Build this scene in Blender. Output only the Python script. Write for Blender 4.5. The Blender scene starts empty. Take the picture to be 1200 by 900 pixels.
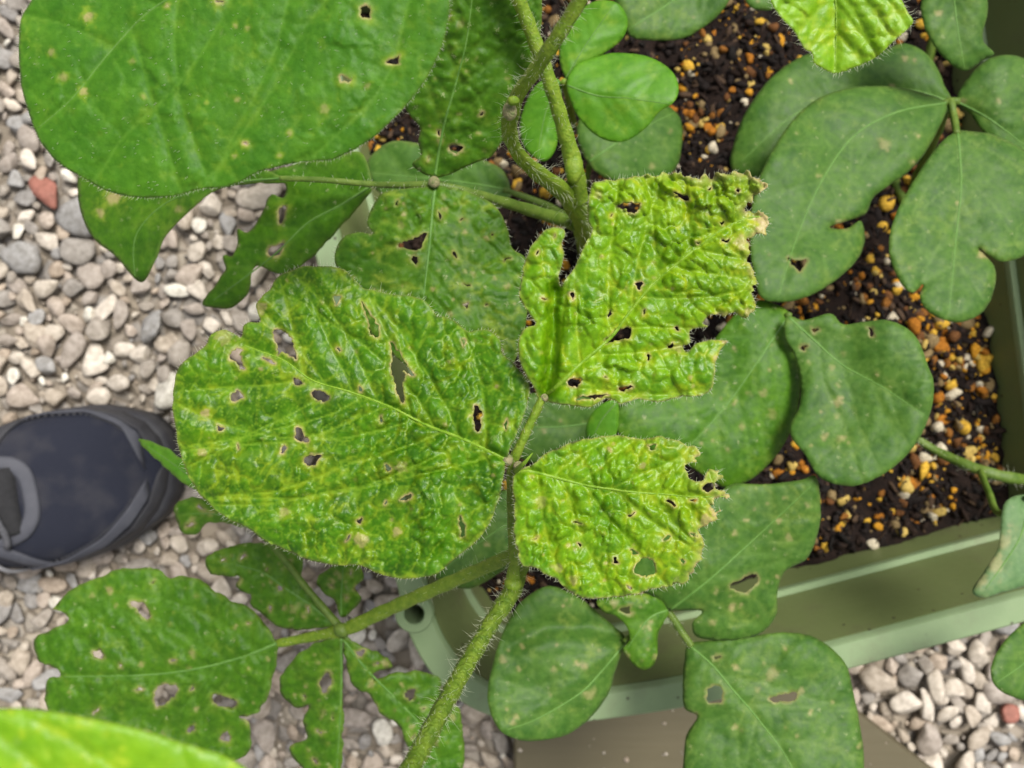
import bpy, math, random
import numpy as np
from mathutils import Vector, Matrix, Euler
from mathutils.geometry import delaunay_2d_cdt

random.seed(7)
rng = np.random.default_rng(7)
scene = bpy.context.scene
R = math.radians

# ------------------------------------------------------------------ camera
CAM_H = 0.62            # camera height above the gravel, metres
FPX = 1000.0            # focal length in photograph pixels (1200 wide)
cam_data = bpy.data.cameras.new('camera')
cam = bpy.data.objects.new('camera', cam_data)
scene.collection.objects.link(cam)
cam.location = (0, 0, CAM_H)
cam.rotation_euler = (0, 0, 0)
cam_data.sensor_width = 36.0
cam_data.lens = 36.0 * FPX / 1200.0
cam_data.clip_start = 0.005
cam_data.clip_end = 200.0
cam_data.dof.use_dof = True
cam_data.dof.focus_distance = 0.235
cam_data.dof.aperture_fstop = 18.0
scene.camera = cam

# ------------------------------------------------------------------ sky and sun (bright overcast)
SUN_EL, SUN_AZ = R(62), R(38)
world = bpy.data.worlds.new('World')
scene.world = world
world.use_nodes = True
wn, wl = world.node_tree.nodes, world.node_tree.links
wn.clear()
sky = wn.new('ShaderNodeTexSky'); sky.sky_type = 'NISHITA'; sky.sun_disc = False
sky.sun_elevation = SUN_EL; sky.sun_rotation = SUN_AZ
sky.dust_density = 4.0; sky.ozone_density = 0.6
hs = wn.new('ShaderNodeHueSaturation'); hs.inputs['Saturation'].default_value = 0.22
bg = wn.new('ShaderNodeBackground'); bg.inputs['Strength'].default_value = 0.090
wo = wn.new('ShaderNodeOutputWorld')
wl.new(sky.outputs[0], hs.inputs['Color']); wl.new(hs.outputs[0], bg.inputs['Color']); wl.new(bg.outputs[0], wo.inputs['Surface'])
sd = bpy.data.lights.new('sun', 'SUN'); sd.energy = 2.4; sd.angle = R(20); sd.color = (1.0, 0.96, 0.89)
sun = bpy.data.objects.new('sun', sd); scene.collection.objects.link(sun)
sv = Vector((math.sin(SUN_AZ) * math.cos(SUN_EL), math.cos(SUN_AZ) * math.cos(SUN_EL), math.sin(SUN_EL)))
sun.rotation_euler = sv.to_track_quat('Z', 'Y').to_euler()
sun.location = sv * 5
scene.view_settings.view_transform = 'Standard'
scene.view_settings.look = 'None'
scene.view_settings.gamma = 1.0
scene.view_settings.exposure = 0.78
scene.cycles.use_denoising = True
scene.cycles.max_bounces = 8

# ------------------------------------------------------------------ helpers
def W(px, py, d):
    """world point seen at photograph pixel (px, py) at vertical distance d below the lens"""
    return np.array([(px - 600.0) * d / FPX, (450.0 - py) * d / FPX, CAM_H - d])

def Wn(p, d):
    p = np.asarray(p, float)
    return np.stack([(p[:, 0] - 600.0) * d / FPX, (450.0 - p[:, 1]) * d / FPX, CAM_H - d], 1)

def link(name, data, parent=None):
    o = bpy.data.objects.new(name, data)
    scene.collection.objects.link(o)
    if parent is not None:
        o.parent = parent
    return o

def tag(o, label=None, cat=None, group=None, kind=None):
    if label: o['label'] = label
    if cat: o['category'] = cat
    if group: o['group'] = group
    if kind: o['kind'] = kind
    return o

def empty(name, loc, label=None, cat=None, group=None):
    o = link(name, None)
    o.location = loc
    o.empty_display_size = 0.02
    return tag(o, label, cat, group)

def np_mesh(name, verts, faces, mat=None, attrs=None, smooth=True):
    me = bpy.data.meshes.new(name)
    verts = np.ascontiguousarray(verts, np.float32)
    if isinstance(faces, np.ndarray):
        n, k = faces.shape
        me.vertices.add(len(verts)); me.vertices.foreach_set('co', verts.ravel())
        me.loops.add(n * k); me.loops.foreach_set('vertex_index', np.ascontiguousarray(faces, np.int32).ravel())
        me.polygons.add(n); me.polygons.foreach_set('loop_start', np.arange(0, n * k, k, dtype=np.int32))
        me.update(calc_edges=True)
        me.validate()
    else:
        me.from_pydata([tuple(v) for v in verts], [], [tuple(f) for f in faces])
        me.update()
    if smooth:
        me.polygons.foreach_set('use_smooth', np.ones(len(me.polygons), bool))
    if attrs:
        for k_, v in attrs.items():
            v = np.asarray(v, np.float32)
            if v.ndim == 2:
                at = me.attributes.new(k_, 'FLOAT_COLOR', 'POINT')
                at.data.foreach_set('color', np.c_[v, np.ones(len(v))].astype(np.float32).ravel())
            else:
                at = me.attributes.new(k_, 'FLOAT', 'POINT'); at.data.foreach_set('value', v)
    if mat: me.materials.append(mat)
    return me

def catmull(pts, step, closed=False):
    p = np.asarray(pts, float); n = len(p); out = []
    segs = n if closed else n - 1
    for i in range(segs):
        if closed:
            a, b, c, e = p[(i - 1) % n], p[i], p[(i + 1) % n], p[(i + 2) % n]
        else:
            a, b, c, e = p[max(i - 1, 0)], p[i], p[i + 1], p[min(i + 2, n - 1)]
        L = np.linalg.norm((c - b)[:2]); k = max(1, int(round(L / step)))
        # clamp the tangents so that uneven spacing makes no loops
        t1 = (c - a) * 0.5; t2 = (e - b) * 0.5
        for t in (t1, t2):
            m = np.linalg.norm(t[:2])
            if m > L * 1.1 and m > 0: t *= L * 1.1 / m
        for j in range(k):
            u = j / k; u2 = u * u; u3 = u2 * u
            out.append((2*u3 - 3*u2 + 1) * b + (u3 - 2*u2 + u) * t1 + (-2*u3 + 3*u2) * c + (u3 - u2) * t2)
    if not closed: out.append(p[-1])
    return np.array(out)

def inside(poly, pts):
    poly = np.asarray(poly, float); x, y = pts[:, 0], pts[:, 1]
    r = np.zeros(len(pts), bool); x0, y0 = poly[-1]
    for x1, y1 in poly:
        if y0 != y1:
            c = ((y0 > y) != (y1 > y)) & (x < (x1 - x0) * (y - y0) / (y1 - y0) + x0)
            r ^= c
        x0, y0 = x1, y1
    return r

def dist_poly(line, pts, closed=False):
    line = np.asarray(line, float)[:, :2]
    if closed: line = np.r_[line, line[:1]]
    best = np.full(len(pts), 1e9)
    for a, b in zip(line[:-1], line[1:]):
        ab = b - a; L2 = float(ab @ ab) + 1e-9
        t = np.clip(((pts - a) @ ab) / L2, 0, 1)
        q = pts - (a + t[:, None] * ab)
        best = np.minimum(best, q[:, 0]**2 + q[:, 1]**2)
    return np.sqrt(best)

def hash2(ix, iy, s):
    h = (ix.astype(np.int64) * 374761393 + iy.astype(np.int64) * 668265263 + int(s) * 974634541) & 0xffffffff
    h = ((h ^ (h >> 13)) * 1274126177) & 0xffffffff
    h = ((h ^ (h >> 16)) * 2246822519) & 0xffffffff
    return ((h ^ (h >> 15)) & 0xffffff) / float(0xffffff)

def vnoise(p, size, s=0):
    q = p / size; i = np.floor(q); f = q - i; f = f * f * (3 - 2 * f)
    ix, iy = i[:, 0], i[:, 1]
    a = hash2(ix, iy, s); b = hash2(ix + 1, iy, s); c = hash2(ix, iy + 1, s); e = hash2(ix + 1, iy + 1, s)
    return (a * (1 - f[:, 0]) + b * f[:, 0]) * (1 - f[:, 1]) + (c * (1 - f[:, 0]) + e * f[:, 0]) * f[:, 1]

def fbm(p, size, s=0, o=3):
    r = 0; a = 1; t = 0
    for k in range(o):
        r = r + a * vnoise(p, size / 2**k, s + 17 * k); t += a; a *= 0.5
    return r / t

def voro(p, size, s=0):
    q = p / size; i = np.floor(q)
    f1 = np.full(len(p), 9.0); f2 = np.full(len(p), 9.0); cid = np.zeros(len(p))
    for dx in (-1, 0, 1):
        for dy in (-1, 0, 1):
            jx, jy = i[:, 0] + dx, i[:, 1] + dy
            cx = jx + 0.12 + 0.76 * hash2(jx, jy, s); cy = jy + 0.12 + 0.76 * hash2(jx, jy, s + 5)
            dd = np.hypot(q[:, 0] - cx, q[:, 1] - cy)
            n1 = dd < f1
            f2 = np.where(n1, f1, np.minimum(f2, dd))
            cid = np.where(n1, hash2(jx, jy, s + 11), cid)
            f1 = np.where(n1, dd, f1)
    return f1, f2, cid

def sstep(a, b, x):
    t = np.clip((x - a) / (b - a), 0, 1); return t * t * (3 - 2 * t)

# ------------------------------------------------------------------ materials
def mat_new(name):
    m = bpy.data.materials.new(name); m.use_nodes = True
    nt = m.node_tree; nt.nodes.clear()
    return m, nt.nodes, nt.links

def node(N, t, **kw):
    n = N.new(t)
    for k, v in kw.items():
        if k in n.inputs: n.inputs[k].default_value = v
        else: setattr(n, k, v)
    return n

def mixc(N, L, fac, a, b, mode='MIX'):
    n = N.new('ShaderNodeMix'); n.data_type = 'RGBA'; n.blend_type = mode
    for sock, v in ((n.inputs[0], fac), (n.inputs[6], a), (n.inputs[7], b)):
        if hasattr(v, 'is_linked'): L.new(v, sock)
        elif isinstance(v, (int, float)): sock.default_value = v
        else: sock.default_value = (*v, 1) if len(v) == 3 else v
    return n.outputs[2]

def ramp(N, L, src, stops, interp='LINEAR'):
    n = N.new('ShaderNodeValToRGB'); n.color_ramp.interpolation = interp
    e = n.color_ramp.elements
    while len(e) < len(stops): e.new(0.5)
    for el, (p, c) in zip(e, stops):
        el.position = p; el.color = (*c, 1) if len(c) == 3 else c
    L.new(src, n.inputs[0])
    return n.outputs[0]

def math_(N, L, op, a, b=None):
    n = N.new('ShaderNodeMath'); n.operation = op
    for i, v in enumerate((a, b)):
        if v is None: continue
        if hasattr(v, 'is_linked'): L.new(v, n.inputs[i])
        else: n.inputs[i].default_value = v
    return n.outputs[0]

def attr(N, name):
    n = N.new('ShaderNodeAttribute'); n.attribute_name = name
    return n

def leaf_mat(name, dark, light, yellow, vein, rough=0.42, speck=0.3, sheen=0.0, trans=0.22, mottle=0.5, spec=0.5, bump=0.25):
    m, N, L = mat_new(name)
    out = N.new('ShaderNodeOutputMaterial')
    tc = N.new('ShaderNodeTexCoord')
    n1 = node(N, 'ShaderNodeTexNoise', Scale=95.0, Detail=4.0, Roughness=0.62)
    n2 = node(N, 'ShaderNodeTexNoise', Scale=420.0, Detail=3.0, Roughness=0.6)
    n3 = node(N, 'ShaderNodeTexNoise', Scale=1700.0, Detail=2.0, Roughness=0.6)
    for n in (n1, n2, n3): L.new(tc.outputs['Object'], n.inputs['Vector'])
    base = mixc(N, L, ramp(N, L, n1.outputs[0], [(0.32, (0, 0, 0)), (0.68, (1, 1, 1))]), dark, light)
    fine = ramp(N, L, n2.outputs[0], [(0.35, (0.72, 0.78, 0.7)), (0.62, (1.18, 1.12, 1.1))])
    base = mixc(N, L, mottle, base, mixc(N, L, 1.0, base, fine, 'MULTIPLY'))
    ya = attr(N, 'yel')
    yf = math_(N, L, 'MULTIPLY', ya.outputs['Fac'], ramp(N, L, n2.outputs[0], [(0.30, (0.1, 0.1, 0.1)), (0.6, (1, 1, 1))]))
    base = mixc(N, L, yf, base, yellow)
    # pale feeding specks
    vo = node(N, 'ShaderNodeTexVoronoi', Scale=230.0); L.new(tc.outputs['Object'], vo.inputs['Vector'])
    nd = N.new('ShaderNodeVectorMath'); nd.operation = 'MULTIPLY_ADD'; nd.inputs[1].default_value = (0.004,) * 3
    L.new(n3.outputs['Color'], nd.inputs[0]); L.new(tc.outputs['Object'], nd.inputs[2]); L.new(nd.outputs[0], vo.inputs['Vector'])
    sp = ramp(N, L, vo.outputs['Distance'], [(0.13, (1, 1, 1)), (0.20, (0, 0, 0))])
    sc_ = N.new('ShaderNodeSeparateColor'); L.new(vo.outputs['Color'], sc_.inputs[0])
    spn = ramp(N, L, sc_.outputs[0], [(0.55, (0, 0, 0)), (0.75, (1, 1, 1))])
    base = mixc(N, L, math_(N, L, 'MULTIPLY', math_(N, L, 'MULTIPLY', sp, spn), speck), base, (0.46, 0.48, 0.24))
    va = attr(N, 'vein')
    base = mixc(N, L, va.outputs['Fac'], base, vein)
    na = attr(N, 'nec')
    nf = math_(N, L, 'MULTIPLY', na.outputs['Fac'], ramp(N, L, n3.outputs[0], [(0.25, (0.55, 0.55, 0.55)), (0.6, (1, 1, 1))]))
    neccol = mixc(N, L, n2.outputs[0], (0.36, 0.25, 0.10), (0.55, 0.44, 0.25))
    base = mixc(N, L, nf, base, neccol)
    bp = node(N, 'ShaderNodeBump', Strength=bump, Distance=0.0006)
    hsum = math_(N, L, 'ADD', n2.outputs[0], math_(N, L, 'MULTIPLY', n3.outputs[0], 0.45))
    L.new(hsum, bp.inputs['Height'])
    p = N.new('ShaderNodeBsdfPrincipled')
    L.new(base, p.inputs['Base Color'])
    rr = N.new('ShaderNodeMapRange'); rr.inputs[3].default_value = rough - 0.10; rr.inputs[4].default_value = rough + 0.14
    L.new(n2.outputs[0], rr.inputs[0]); L.new(rr.outputs[0], p.inputs['Roughness'])
    p.inputs['Specular IOR Level'].default_value = spec
    p.inputs['Sheen Weight'].default_value = sheen
    p.inputs['Sheen Roughness'].default_value = 0.4
    p.inputs['Sheen Tint'].default_value = (0.85, 0.95, 0.85, 1)
    L.new(bp.outputs[0], p.inputs['Normal'])
    tr = N.new('ShaderNodeBsdfTranslucent')
    tcol = mixc(N, L, 0.6, base, (0.30, 0.52, 0.03)); L.new(tcol, tr.inputs['Color'])
    mx = N.new('ShaderNodeMixShader'); mx.inputs[0].default_value = trans
    L.new(p.outputs[0], mx.inputs[1]); L.new(tr.outputs[0], mx.inputs[2]); L.new(mx.outputs[0], out.inputs['Surface'])
    return m

def simple_mat(name, col, rough=0.5, col2=None, scale=80.0, bump=0.0, spec=0.5, bscale=None, trans=0.0, sss=0.0):
    m, N, L = mat_new(name)
    out = N.new('ShaderNodeOutputMaterial'); p = N.new('ShaderNodeBsdfPrincipled')
    tc = N.new('ShaderNodeTexCoord')
    n1 = node(N, 'ShaderNodeTexNoise', Scale=scale, Detail=5.0, Roughness=0.6); L.new(tc.outputs['Object'], n1.inputs['Vector'])
    c = mixc(N, L, ramp(N, L, n1.outputs[0], [(0.35, (0, 0, 0)), (0.65, (1, 1, 1))]), col, col2 or col)
    L.new(c, p.inputs['Base Color'])
    p.inputs['Roughness'].default_value = rough; p.inputs['Specular IOR Level'].default_value = spec
    if bump:
        n2 = node(N, 'ShaderNodeTexNoise', Scale=bscale or scale * 3, Detail=4.0); L.new(tc.outputs['Object'], n2.inputs['Vector'])
        b = node(N, 'ShaderNodeBump', Strength=bump, Distance=0.001); L.new(n2.outputs[0], b.inputs['Height']); L.new(b.outputs[0], p.inputs['Normal'])
    sh = p.outputs[0]
    if trans:
        t = N.new('ShaderNodeBsdfTranslucent'); L.new(c, t.inputs['Color'])
        mx = N.new('ShaderNodeMixShader'); mx.inputs[0].default_value = trans
        L.new(sh, mx.inputs[1]); L.new(t.outputs[0], mx.inputs[2]); sh = mx.outputs[0]
    L.new(sh, out.inputs['Surface'])
    return m

M = {}
M['hero'] = leaf_mat('leaf_curled_light_green', (0.024, 0.100, 0.001), (0.066, 0.198, 0.002), (0.29, 0.34, 0.008), (0.21, 0.36, 0.020), rough=0.38, speck=0.2, trans=0.15, mottle=0.95, spec=0.27)
M['hero2'] = leaf_mat('leaf_curled_yellow_green', (0.055, 0.188, 0.001), (0.155, 0.325, 0.002), (0.40, 0.41, 0.010), (0.28, 0.43, 0.025), rough=0.36, speck=0.2, trans=0.16, mottle=0.95, spec=0.30)
M['big'] = leaf_mat('leaf_smooth_green', (0.033, 0.130, 0.004), (0.058, 0.178, 0.007), (0.28, 0.36, 0.025), (0.115, 0.26, 0.025), rough=0.50, speck=0.08, sheen=0.01, trans=0.14, mottle=0.7, spec=0.22)
M['mid'] = leaf_mat('leaf_mid_green', (0.032, 0.115, 0.003), (0.066, 0.178, 0.006), (0.24, 0.32, 0.03), (0.12, 0.25, 0.035), rough=0.46, speck=0.45, trans=0.2, mottle=0.85, spec=0.22)
M['dark'] = leaf_mat('leaf_dull_dark_green', (0.032, 0.098, 0.011), (0.064, 0.150, 0.018), (0.22, 0.28, 0.05), (0.115, 0.21, 0.040), rough=0.48, speck=0.25, sheen=0.02, trans=0.12, mottle=0.7, bump=0.2, spec=0.20)
M['pale'] = leaf_mat('leaf_young_green', (0.062, 0.205, 0.007), (0.092, 0.262, 0.010), (0.26, 0.38, 0.03), (0.14, 0.32, 0.03), rough=0.45, speck=0.1, trans=0.22, mottle=0.5, bump=0.15, spec=0.3)
M['near'] = leaf_mat('leaf_bright_young_green', (0.140, 0.330, 0.004), (0.215, 0.420, 0.006), (0.42, 0.52, 0.02), (0.30, 0.47, 0.03), rough=0.40, speck=0.1, trans=0.25, mottle=0.5, spec=0.4)
M['under'] = leaf_mat('leaf_greyish_green', (0.075, 0.165, 0.055), (0.115, 0.215, 0.080), (0.23, 0.20, 0.08), (0.16, 0.27, 0.11), rough=0.55, speck=0.2, sheen=0.08, trans=0.14, mottle=0.5, bump=0.15, spec=0.3)
M['stem'] = simple_mat('stem_green', (0.125, 0.225, 0.012), 0.45, (0.215, 0.310, 0.026), 420, 0.5, trans=0.1, spec=0.35)
M['stem_olive'] = simple_mat('stem_olive_green', (0.070, 0.135, 0.008), 0.5, (0.150, 0.225, 0.020), 350, 0.8, trans=0.08, spec=0.3)
M['stem_dark'] = simple_mat('stem_dull_green', (0.062, 0.118, 0.012), 0.5, (0.115, 0.175, 0.026), 200, 0.3, spec=0.3)
M['hair'] = simple_mat('plant_hair_white', (0.74, 0.77, 0.58), 0.4, (0.84, 0.86, 0.70), 300, trans=0.5)
M['joint'] = simple_mat('leaf_joint_brownish', (0.16, 0.20, 0.06), 0.6, (0.32, 0.27, 0.15), 900, 0.8)
M['rib'] = simple_mat('leaf_rib_pale', (0.15, 0.30, 0.014), 0.42, (0.23, 0.37, 0.03), 300, 0.4, trans=0.15, spec=0.35)
M['rib_dark'] = simple_mat('leaf_rib_dull', (0.080, 0.185, 0.030), 0.5, (0.11, 0.225, 0.042), 300, 0.3, spec=0.3)

# ------------------------------------------------------------------ leaf builder
LEAF_POLYS = []      # photograph outlines of leaves, to know which pebbles show

def hair_mesh(base, dirs, lens, rad, bend, parent_off, name, parent):
    """many tapering three-sided hairs, one mesh"""
    n = len(base)
    dirs = dirs / (np.linalg.norm(dirs, axis=1, keepdims=True) + 1e-9)
    up = np.tile(np.array([0.31, 0.52, 0.79]), (n, 1))
    a = np.cross(dirs, up); a /= np.linalg.norm(a, axis=1, keepdims=True) + 1e-9
    b = np.cross(dirs, a)
    V = []; F = []
    mid = base + dirs * (lens * 0.55)[:, None] + bend * (lens * 0.08)[:, None]
    tip = base + dirs * lens[:, None] + bend * (lens * 0.3)[:, None]
    rings = []
    for c, rr in ((base, 1.0), (mid, 0.7)):
        for k in range(3):
            an = 2 * math.pi * k / 3
            rings.append(c + (a * math.cos(an) + b * math.sin(an)) * (rad * rr)[:, None])
    rings.append(tip)
    V = np.stack(rings, 1).reshape(-1, 3) - parent_off
    idx = np.arange(n)[:, None] * 7
    fs = []
    for k in range(3):
        k2 = (k + 1) % 3
        fs.append(np.c_[idx + k, idx + k2, idx + 3 + k2]); fs.append(np.c_[idx + k, idx + 3 + k2, idx + 3 + k])
        fs.append(np.c_[idx + 3 + k, idx + 3 + k2, idx + 6])
    F = np.concatenate(fs)
    o = link(name, np_mesh(name, V, F, M['hair']), parent)
    o['kind'] = 'stuff'
    return o

def leaf(plant, mat, outline, midrib, depth, holes=(), spacing=4.0, fold=0.0, curl=0.0, sag=0.0, tilt=0.0,
         cell=18.0, blister=0.6, veinh=0.8, wave=1.5, wave_size=60.0, npairs=6, vang=52, vein_w=1.0, vein_s=0.6, tert=0.35,
         yel=0.25, yel_tip=0.0, marks=(), edge_nec=0.15, hole_nec=0.8, hair=0, hair_len=9.0, surf_hair=0, edge_roll=1.0, seed=0,
         rag=0.5, rib=True, rib_w=1.6, rib_mat='rib_dark', bl_grad=(1.0, 1.0), creases=(), thick=0.00025, name='leaflet', vein_bend=0.35, sec_h=1.0, tears=0, scars=0, rag_tip=0.0, nec_tip=0.0, halo=0.8, pillow=0.0, fine=1.0, vjit=0.05):
    """outline / midrib / holes in photograph pixels, depth = (base, tip) metres below the lens"""
    off = np.array(plant.location)
    LEAF_POLYS.append(np.asarray(outline, float))
    out = catmull(outline, spacing, True)
    # a slightly uneven margin
    ctr = out.mean(0)
    nrm = np.roll(out, -1, 0) - np.roll(out, 1, 0); nrm = np.c_[nrm[:, 1], -nrm[:, 0]]
    nrm /= np.linalg.norm(nrm, axis=1, keepdims=True) + 1e-9
    area = 0.5 * np.sum(out[:, 0] * np.roll(out[:, 1], -1) - np.roll(out[:, 0], -1) * out[:, 1])
    if area < 0: nrm = -nrm                                   # outward
    out = out + nrm * ((fbm(out, 9.0, seed + 3, 2) - 0.5) * 2 * rag)[:, None]
    holes = list(holes); marks = list(marks)
    r0 = np.random.default_rng(seed + 900)
    m0, m1 = np.array(midrib[0], float), np.array(midrib[-1], float); axl = m1 - m0
    if rag_tip:
        tt_ = ((out - m0) @ axl) / (axl @ axl)
        out = out + nrm * (sstep(0.6, 0.9, tt_) * ((vnoise(out, 7.0, seed + 4) - 0.62) * 2 * rag_tip + (vnoise(out, 3.5, seed + 6) - 0.5) * rag_tip))[:, None]
    def rand_in(k):
        q = np.c_[r0.uniform(out[:, 0].min(), out[:, 0].max(), k * 4), r0.uniform(out[:, 1].min(), out[:, 1].max(), k * 4)]
        q = q[inside(out, q)]; q = q[dist_poly(out[::3], q, True) > 9]
        return q[:k]
    for q in rand_in(tears):
        L_ = r0.uniform(1.6, 5.5); w_ = L_ * r0.uniform(0.18, 0.5); an = r0.uniform(0, 6.28); pol = []
        if any(np.hypot(*(q - np.mean(h, 0))) < 22 for h in holes): continue
        for k in range(7):
            a_ = 2 * math.pi * k / 7; rr_ = r0.uniform(0.6, 1.25)
            x_, y_ = L_ * rr_ * math.cos(a_), w_ * rr_ * math.sin(a_)
            pol.append((q[0] + x_ * math.cos(an) - y_ * math.sin(an), q[1] + x_ * math.sin(an) + y_ * math.cos(an)))
        holes.append(pol)
    for q in rand_in(scars): marks.append((q[0], q[1], r0.uniform(1.4, 3.6), r0.uniform(0.15, 0.55)))
    hs_ = []
    for h in holes:
        hp = catmull(h, max(spacing * 0.7, 1.5), True)
        hp = hp + (np.c_[vnoise(hp, 3.2, seed + 1), vnoise(hp, 3.2, seed + 2)] - 0.5) * 3.4
        if inside(out, hp).all(): hs_.append(hp)
    lo, hi = out.min(0), out.max(0)
    gx = np.arange(lo[0], hi[0], spacing); gy = np.arange(lo[1], hi[1], spacing * 0.866)
    X, Y = np.meshgrid(gx, gy); X = X + (np.arange(len(gy)) % 2)[:, None] * spacing * 0.5
    P = np.c_[X.ravel(), Y.ravel()] + (rng.random((X.size, 2)) - 0.5) * spacing * 0.3
    P = P[inside(out, P)]
    db = dist_poly(out, P, True); keep = db > spacing * 0.55
    for h in hs_:
        keep &= ~inside(h, P); keep &= dist_poly(h, P, True) > spacing * 0.5
    P = P[keep]
    allp = [out]; edges = []; st = 0
    for ring in [out] + hs_:
        if st: allp.append(ring)
        n = len(ring); edges += [(st + i, st + (i + 1) % n) for i in range(n)]; st += n
    allp.append(P); allp = np.concatenate(allp)
    cv, ce, cf, *_ = delaunay_2d_cdt([Vector(p) for p in allp], edges, [], 0, 1e-4)
    V2 = np.array([(v.x, v.y) for v in cv]); F = np.array([tuple(f) for f in cf], int)
    c = V2[F].mean(1); ok = inside(out, c)
    for h in hs_: ok &= ~inside(h, c)
    F = F[ok]
    # orientation: +Z in the world is towards the lens; pixel y points down
    e1 = V2[F[:, 1]] - V2[F[:, 0]]; e2 = V2[F[:, 2]] - V2[F[:, 0]]
    cr = e1[:, 0] * e2[:, 1] - e1[:, 1] * e2[:, 0]
    F[cr > 0] = F[cr > 0][:, ::-1]
    used = np.unique(F); remap = -np.ones(len(V2), int); remap[used] = np.arange(len(used)); V2 = V2[used]; F = remap[F]
    # veins
    mid = catmull(midrib, 6.0)
    axis = mid[-1] - mid[0]; Llen = np.linalg.norm(axis); ax = axis / Llen; side = np.array([-ax[1], ax[0]])
    secs = []
    cum = np.r_[0, np.cumsum(np.linalg.norm(np.diff(mid, axis=0), axis=1))]
    r2 = np.random.default_rng(seed + 100)
    for k in range(npairs):
        for s in (-1, 1):
            t = (0.03 + 0.80 * (k + 0.35 * (s > 0) + 0.25 * (r2.random() - .5)) / npairs) * cum[-1]
            i = int(np.clip(np.searchsorted(cum, t), 1, len(mid) - 1))
            tg = mid[i] - mid[i - 1]; tg /= np.linalg.norm(tg) + 1e-9
            a = R(vang + r2.uniform(-10, 10) + (10 if k == 0 else 0)) * s
            dv = np.array([tg[0] * math.cos(a) - tg[1] * math.sin(a), tg[0] * math.sin(a) + tg[1] * math.cos(a)])
            line = [mid[i]]; q = mid[i].copy()
            for st_ in range(40):
                dv = dv + tg * (vein_bend * 9.0 / Llen * 2) + r2.normal(0, vjit, 2); dv /= np.linalg.norm(dv)
                q = q + dv * 9.0
                if not inside(out, q[None])[0]: break
                line.append(q.copy())
            if len(line) > 2: secs.append(np.array(line))
    seccat = secs

    def field(p):
        t = ((p - mid[0]) @ ax) / Llen; s = ((p - mid[0]) @ side) / Llen
        dm = dist_poly(mid, p)
        ds = np.full(len(p), 1e9)
        for l in seccat: ds = np.minimum(ds, dist_poly(l, p))
        dbd = dist_poly(out[::2], p, True)
        pr = np.c_[(p @ ax) * 1.22, (p @ side) * 0.84]
        warp = pr + (np.c_[fbm(p, 30, seed + 31, 3), fbm(p, 30, seed + 32, 3)] - 0.5) * cell * 1.9
        f1, f2, cid = voro(warp, cell, seed)
        edge = (f2 - f1) * cell
        wv2 = pr + (np.c_[fbm(p, 11, seed + 41, 2), fbm(p, 11, seed + 42, 2)] - 0.5) * cell * 0.9
        g1, g2, cid2 = voro(wv2, cell * 0.5, seed + 77)
        edge2 = (g2 - g1) * cell * 0.5
        d = depth[0] + (depth[1] - depth[0]) * t + tilt * s + fold * np.abs(s) + curl * s * s + sag * t * (1 - t) * -4
        px = d / FPX                                          # metres per pixel there
        bg_ = bl_grad[0] + (bl_grad[1] - bl_grad[0]) * np.clip(t, 0, 1)
        big = fbm(p, wave_size, seed + 9, 2) - 0.5
        h = big * 2 * wave
        amp = bg_ * (0.45 + 1.1 * vnoise(p, 45, seed + 13))
        dome = np.clip(1 - (f1 / 0.82)**2, 0, 1) * (cid * 1.7 - 0.25)
        dome2 = np.clip(1 - (g1 / 0.82)**2, 0, 1) * (cid2 * 1.6 - 0.3)
        h = h + blister * amp * (dome * 5.4 + fine * dome2 * 2.7 + fine * (fbm(p, 7, seed + 61, 2) - 0.5) * 2.0) * (0.25 + 0.75 * sstep(0, 7, dm)) * (0.4 + 0.6 * sstep(0, 5, ds))
        h = h - blister * amp * 1.5 * np.exp(-(edge / 2.6)**2)
        h = h + veinh * sec_h * 2.2 * (1 - np.exp(-(ds / 7.0)**2)) + veinh * 1.6 * (1 - np.exp(-(dm / 8.0)**2))
        h = h + pillow * (1 - np.exp(-(np.minimum(ds, dm) / 13.0)**2)) * (0.3 + 1.4 * vnoise(p, 38, seed + 71))
        h = h - edge_roll * 3.0 * np.exp(-dbd / 7.0)
        for line, amt, wd in creases:
            h = h - amt * np.exp(-(dist_poly(line, p) / wd)**2)
        vein = np.maximum.reduce([0.9 * np.exp(-(dm / (1.5 * vein_w))**2), 0.75 * np.exp(-(ds / (1.15 * vein_w))**2),
                                  tert * np.exp(-(edge / 1.5)**2), 0.6 * tert * np.exp(-(edge2 / 1.1)**2)]) * vein_s
        y = 1.6 * yel * sstep(0.48, 0.70, 0.5 * fbm(p, 42, seed + 21, 3) + 0.5 * fbm(p, 13, seed + 22, 2)) * (0.22 + 1.0 * np.exp(-(np.minimum(ds, edge) / 4.0)**2)) + yel_tip * sstep(0.45, 1.0, t) + 0.25 * yel * np.exp(-(edge / 3.0)**2)
        nec = edge_nec * np.exp(-dbd / 1.6)
        nec = np.maximum(nec, nec_tip * np.exp(-dbd / 4.0) * sstep(0.72, 0.95, t) * (0.3 + vnoise(p, 8, seed + 66)))
        for hh in hs_:
            dh = dist_poly(hh, p, True)
            nec = np.maximum(nec, hole_nec * np.exp(-(dh / 1.7)**2) * (0.35 + 0.9 * vnoise(p, 6, seed + 55))); y = np.maximum(y, halo * np.exp(-(dh / 7.0)**2) * vnoise(p, 9, seed + 56))
        for (mx_, my_, mr, ms) in marks:
            dd = np.hypot(p[:, 0] - mx_, p[:, 1] - my_) * (0.6 + 0.9 * vnoise(p, 4, seed + 51))
            nec = np.maximum(nec, ms * (1 - sstep(mr * 0.65, mr, dd))); y = np.maximum(y, halo * np.clip(1.2 * ms, 0, 1) * (1 - sstep(mr, mr * 2.2, dd)))
        return d - h * px, np.clip(vein, 0, 1), np.clip(y, 0, 1), np.clip(nec, 0, 1)

    d, vein, y, nec = field(V2)
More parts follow.
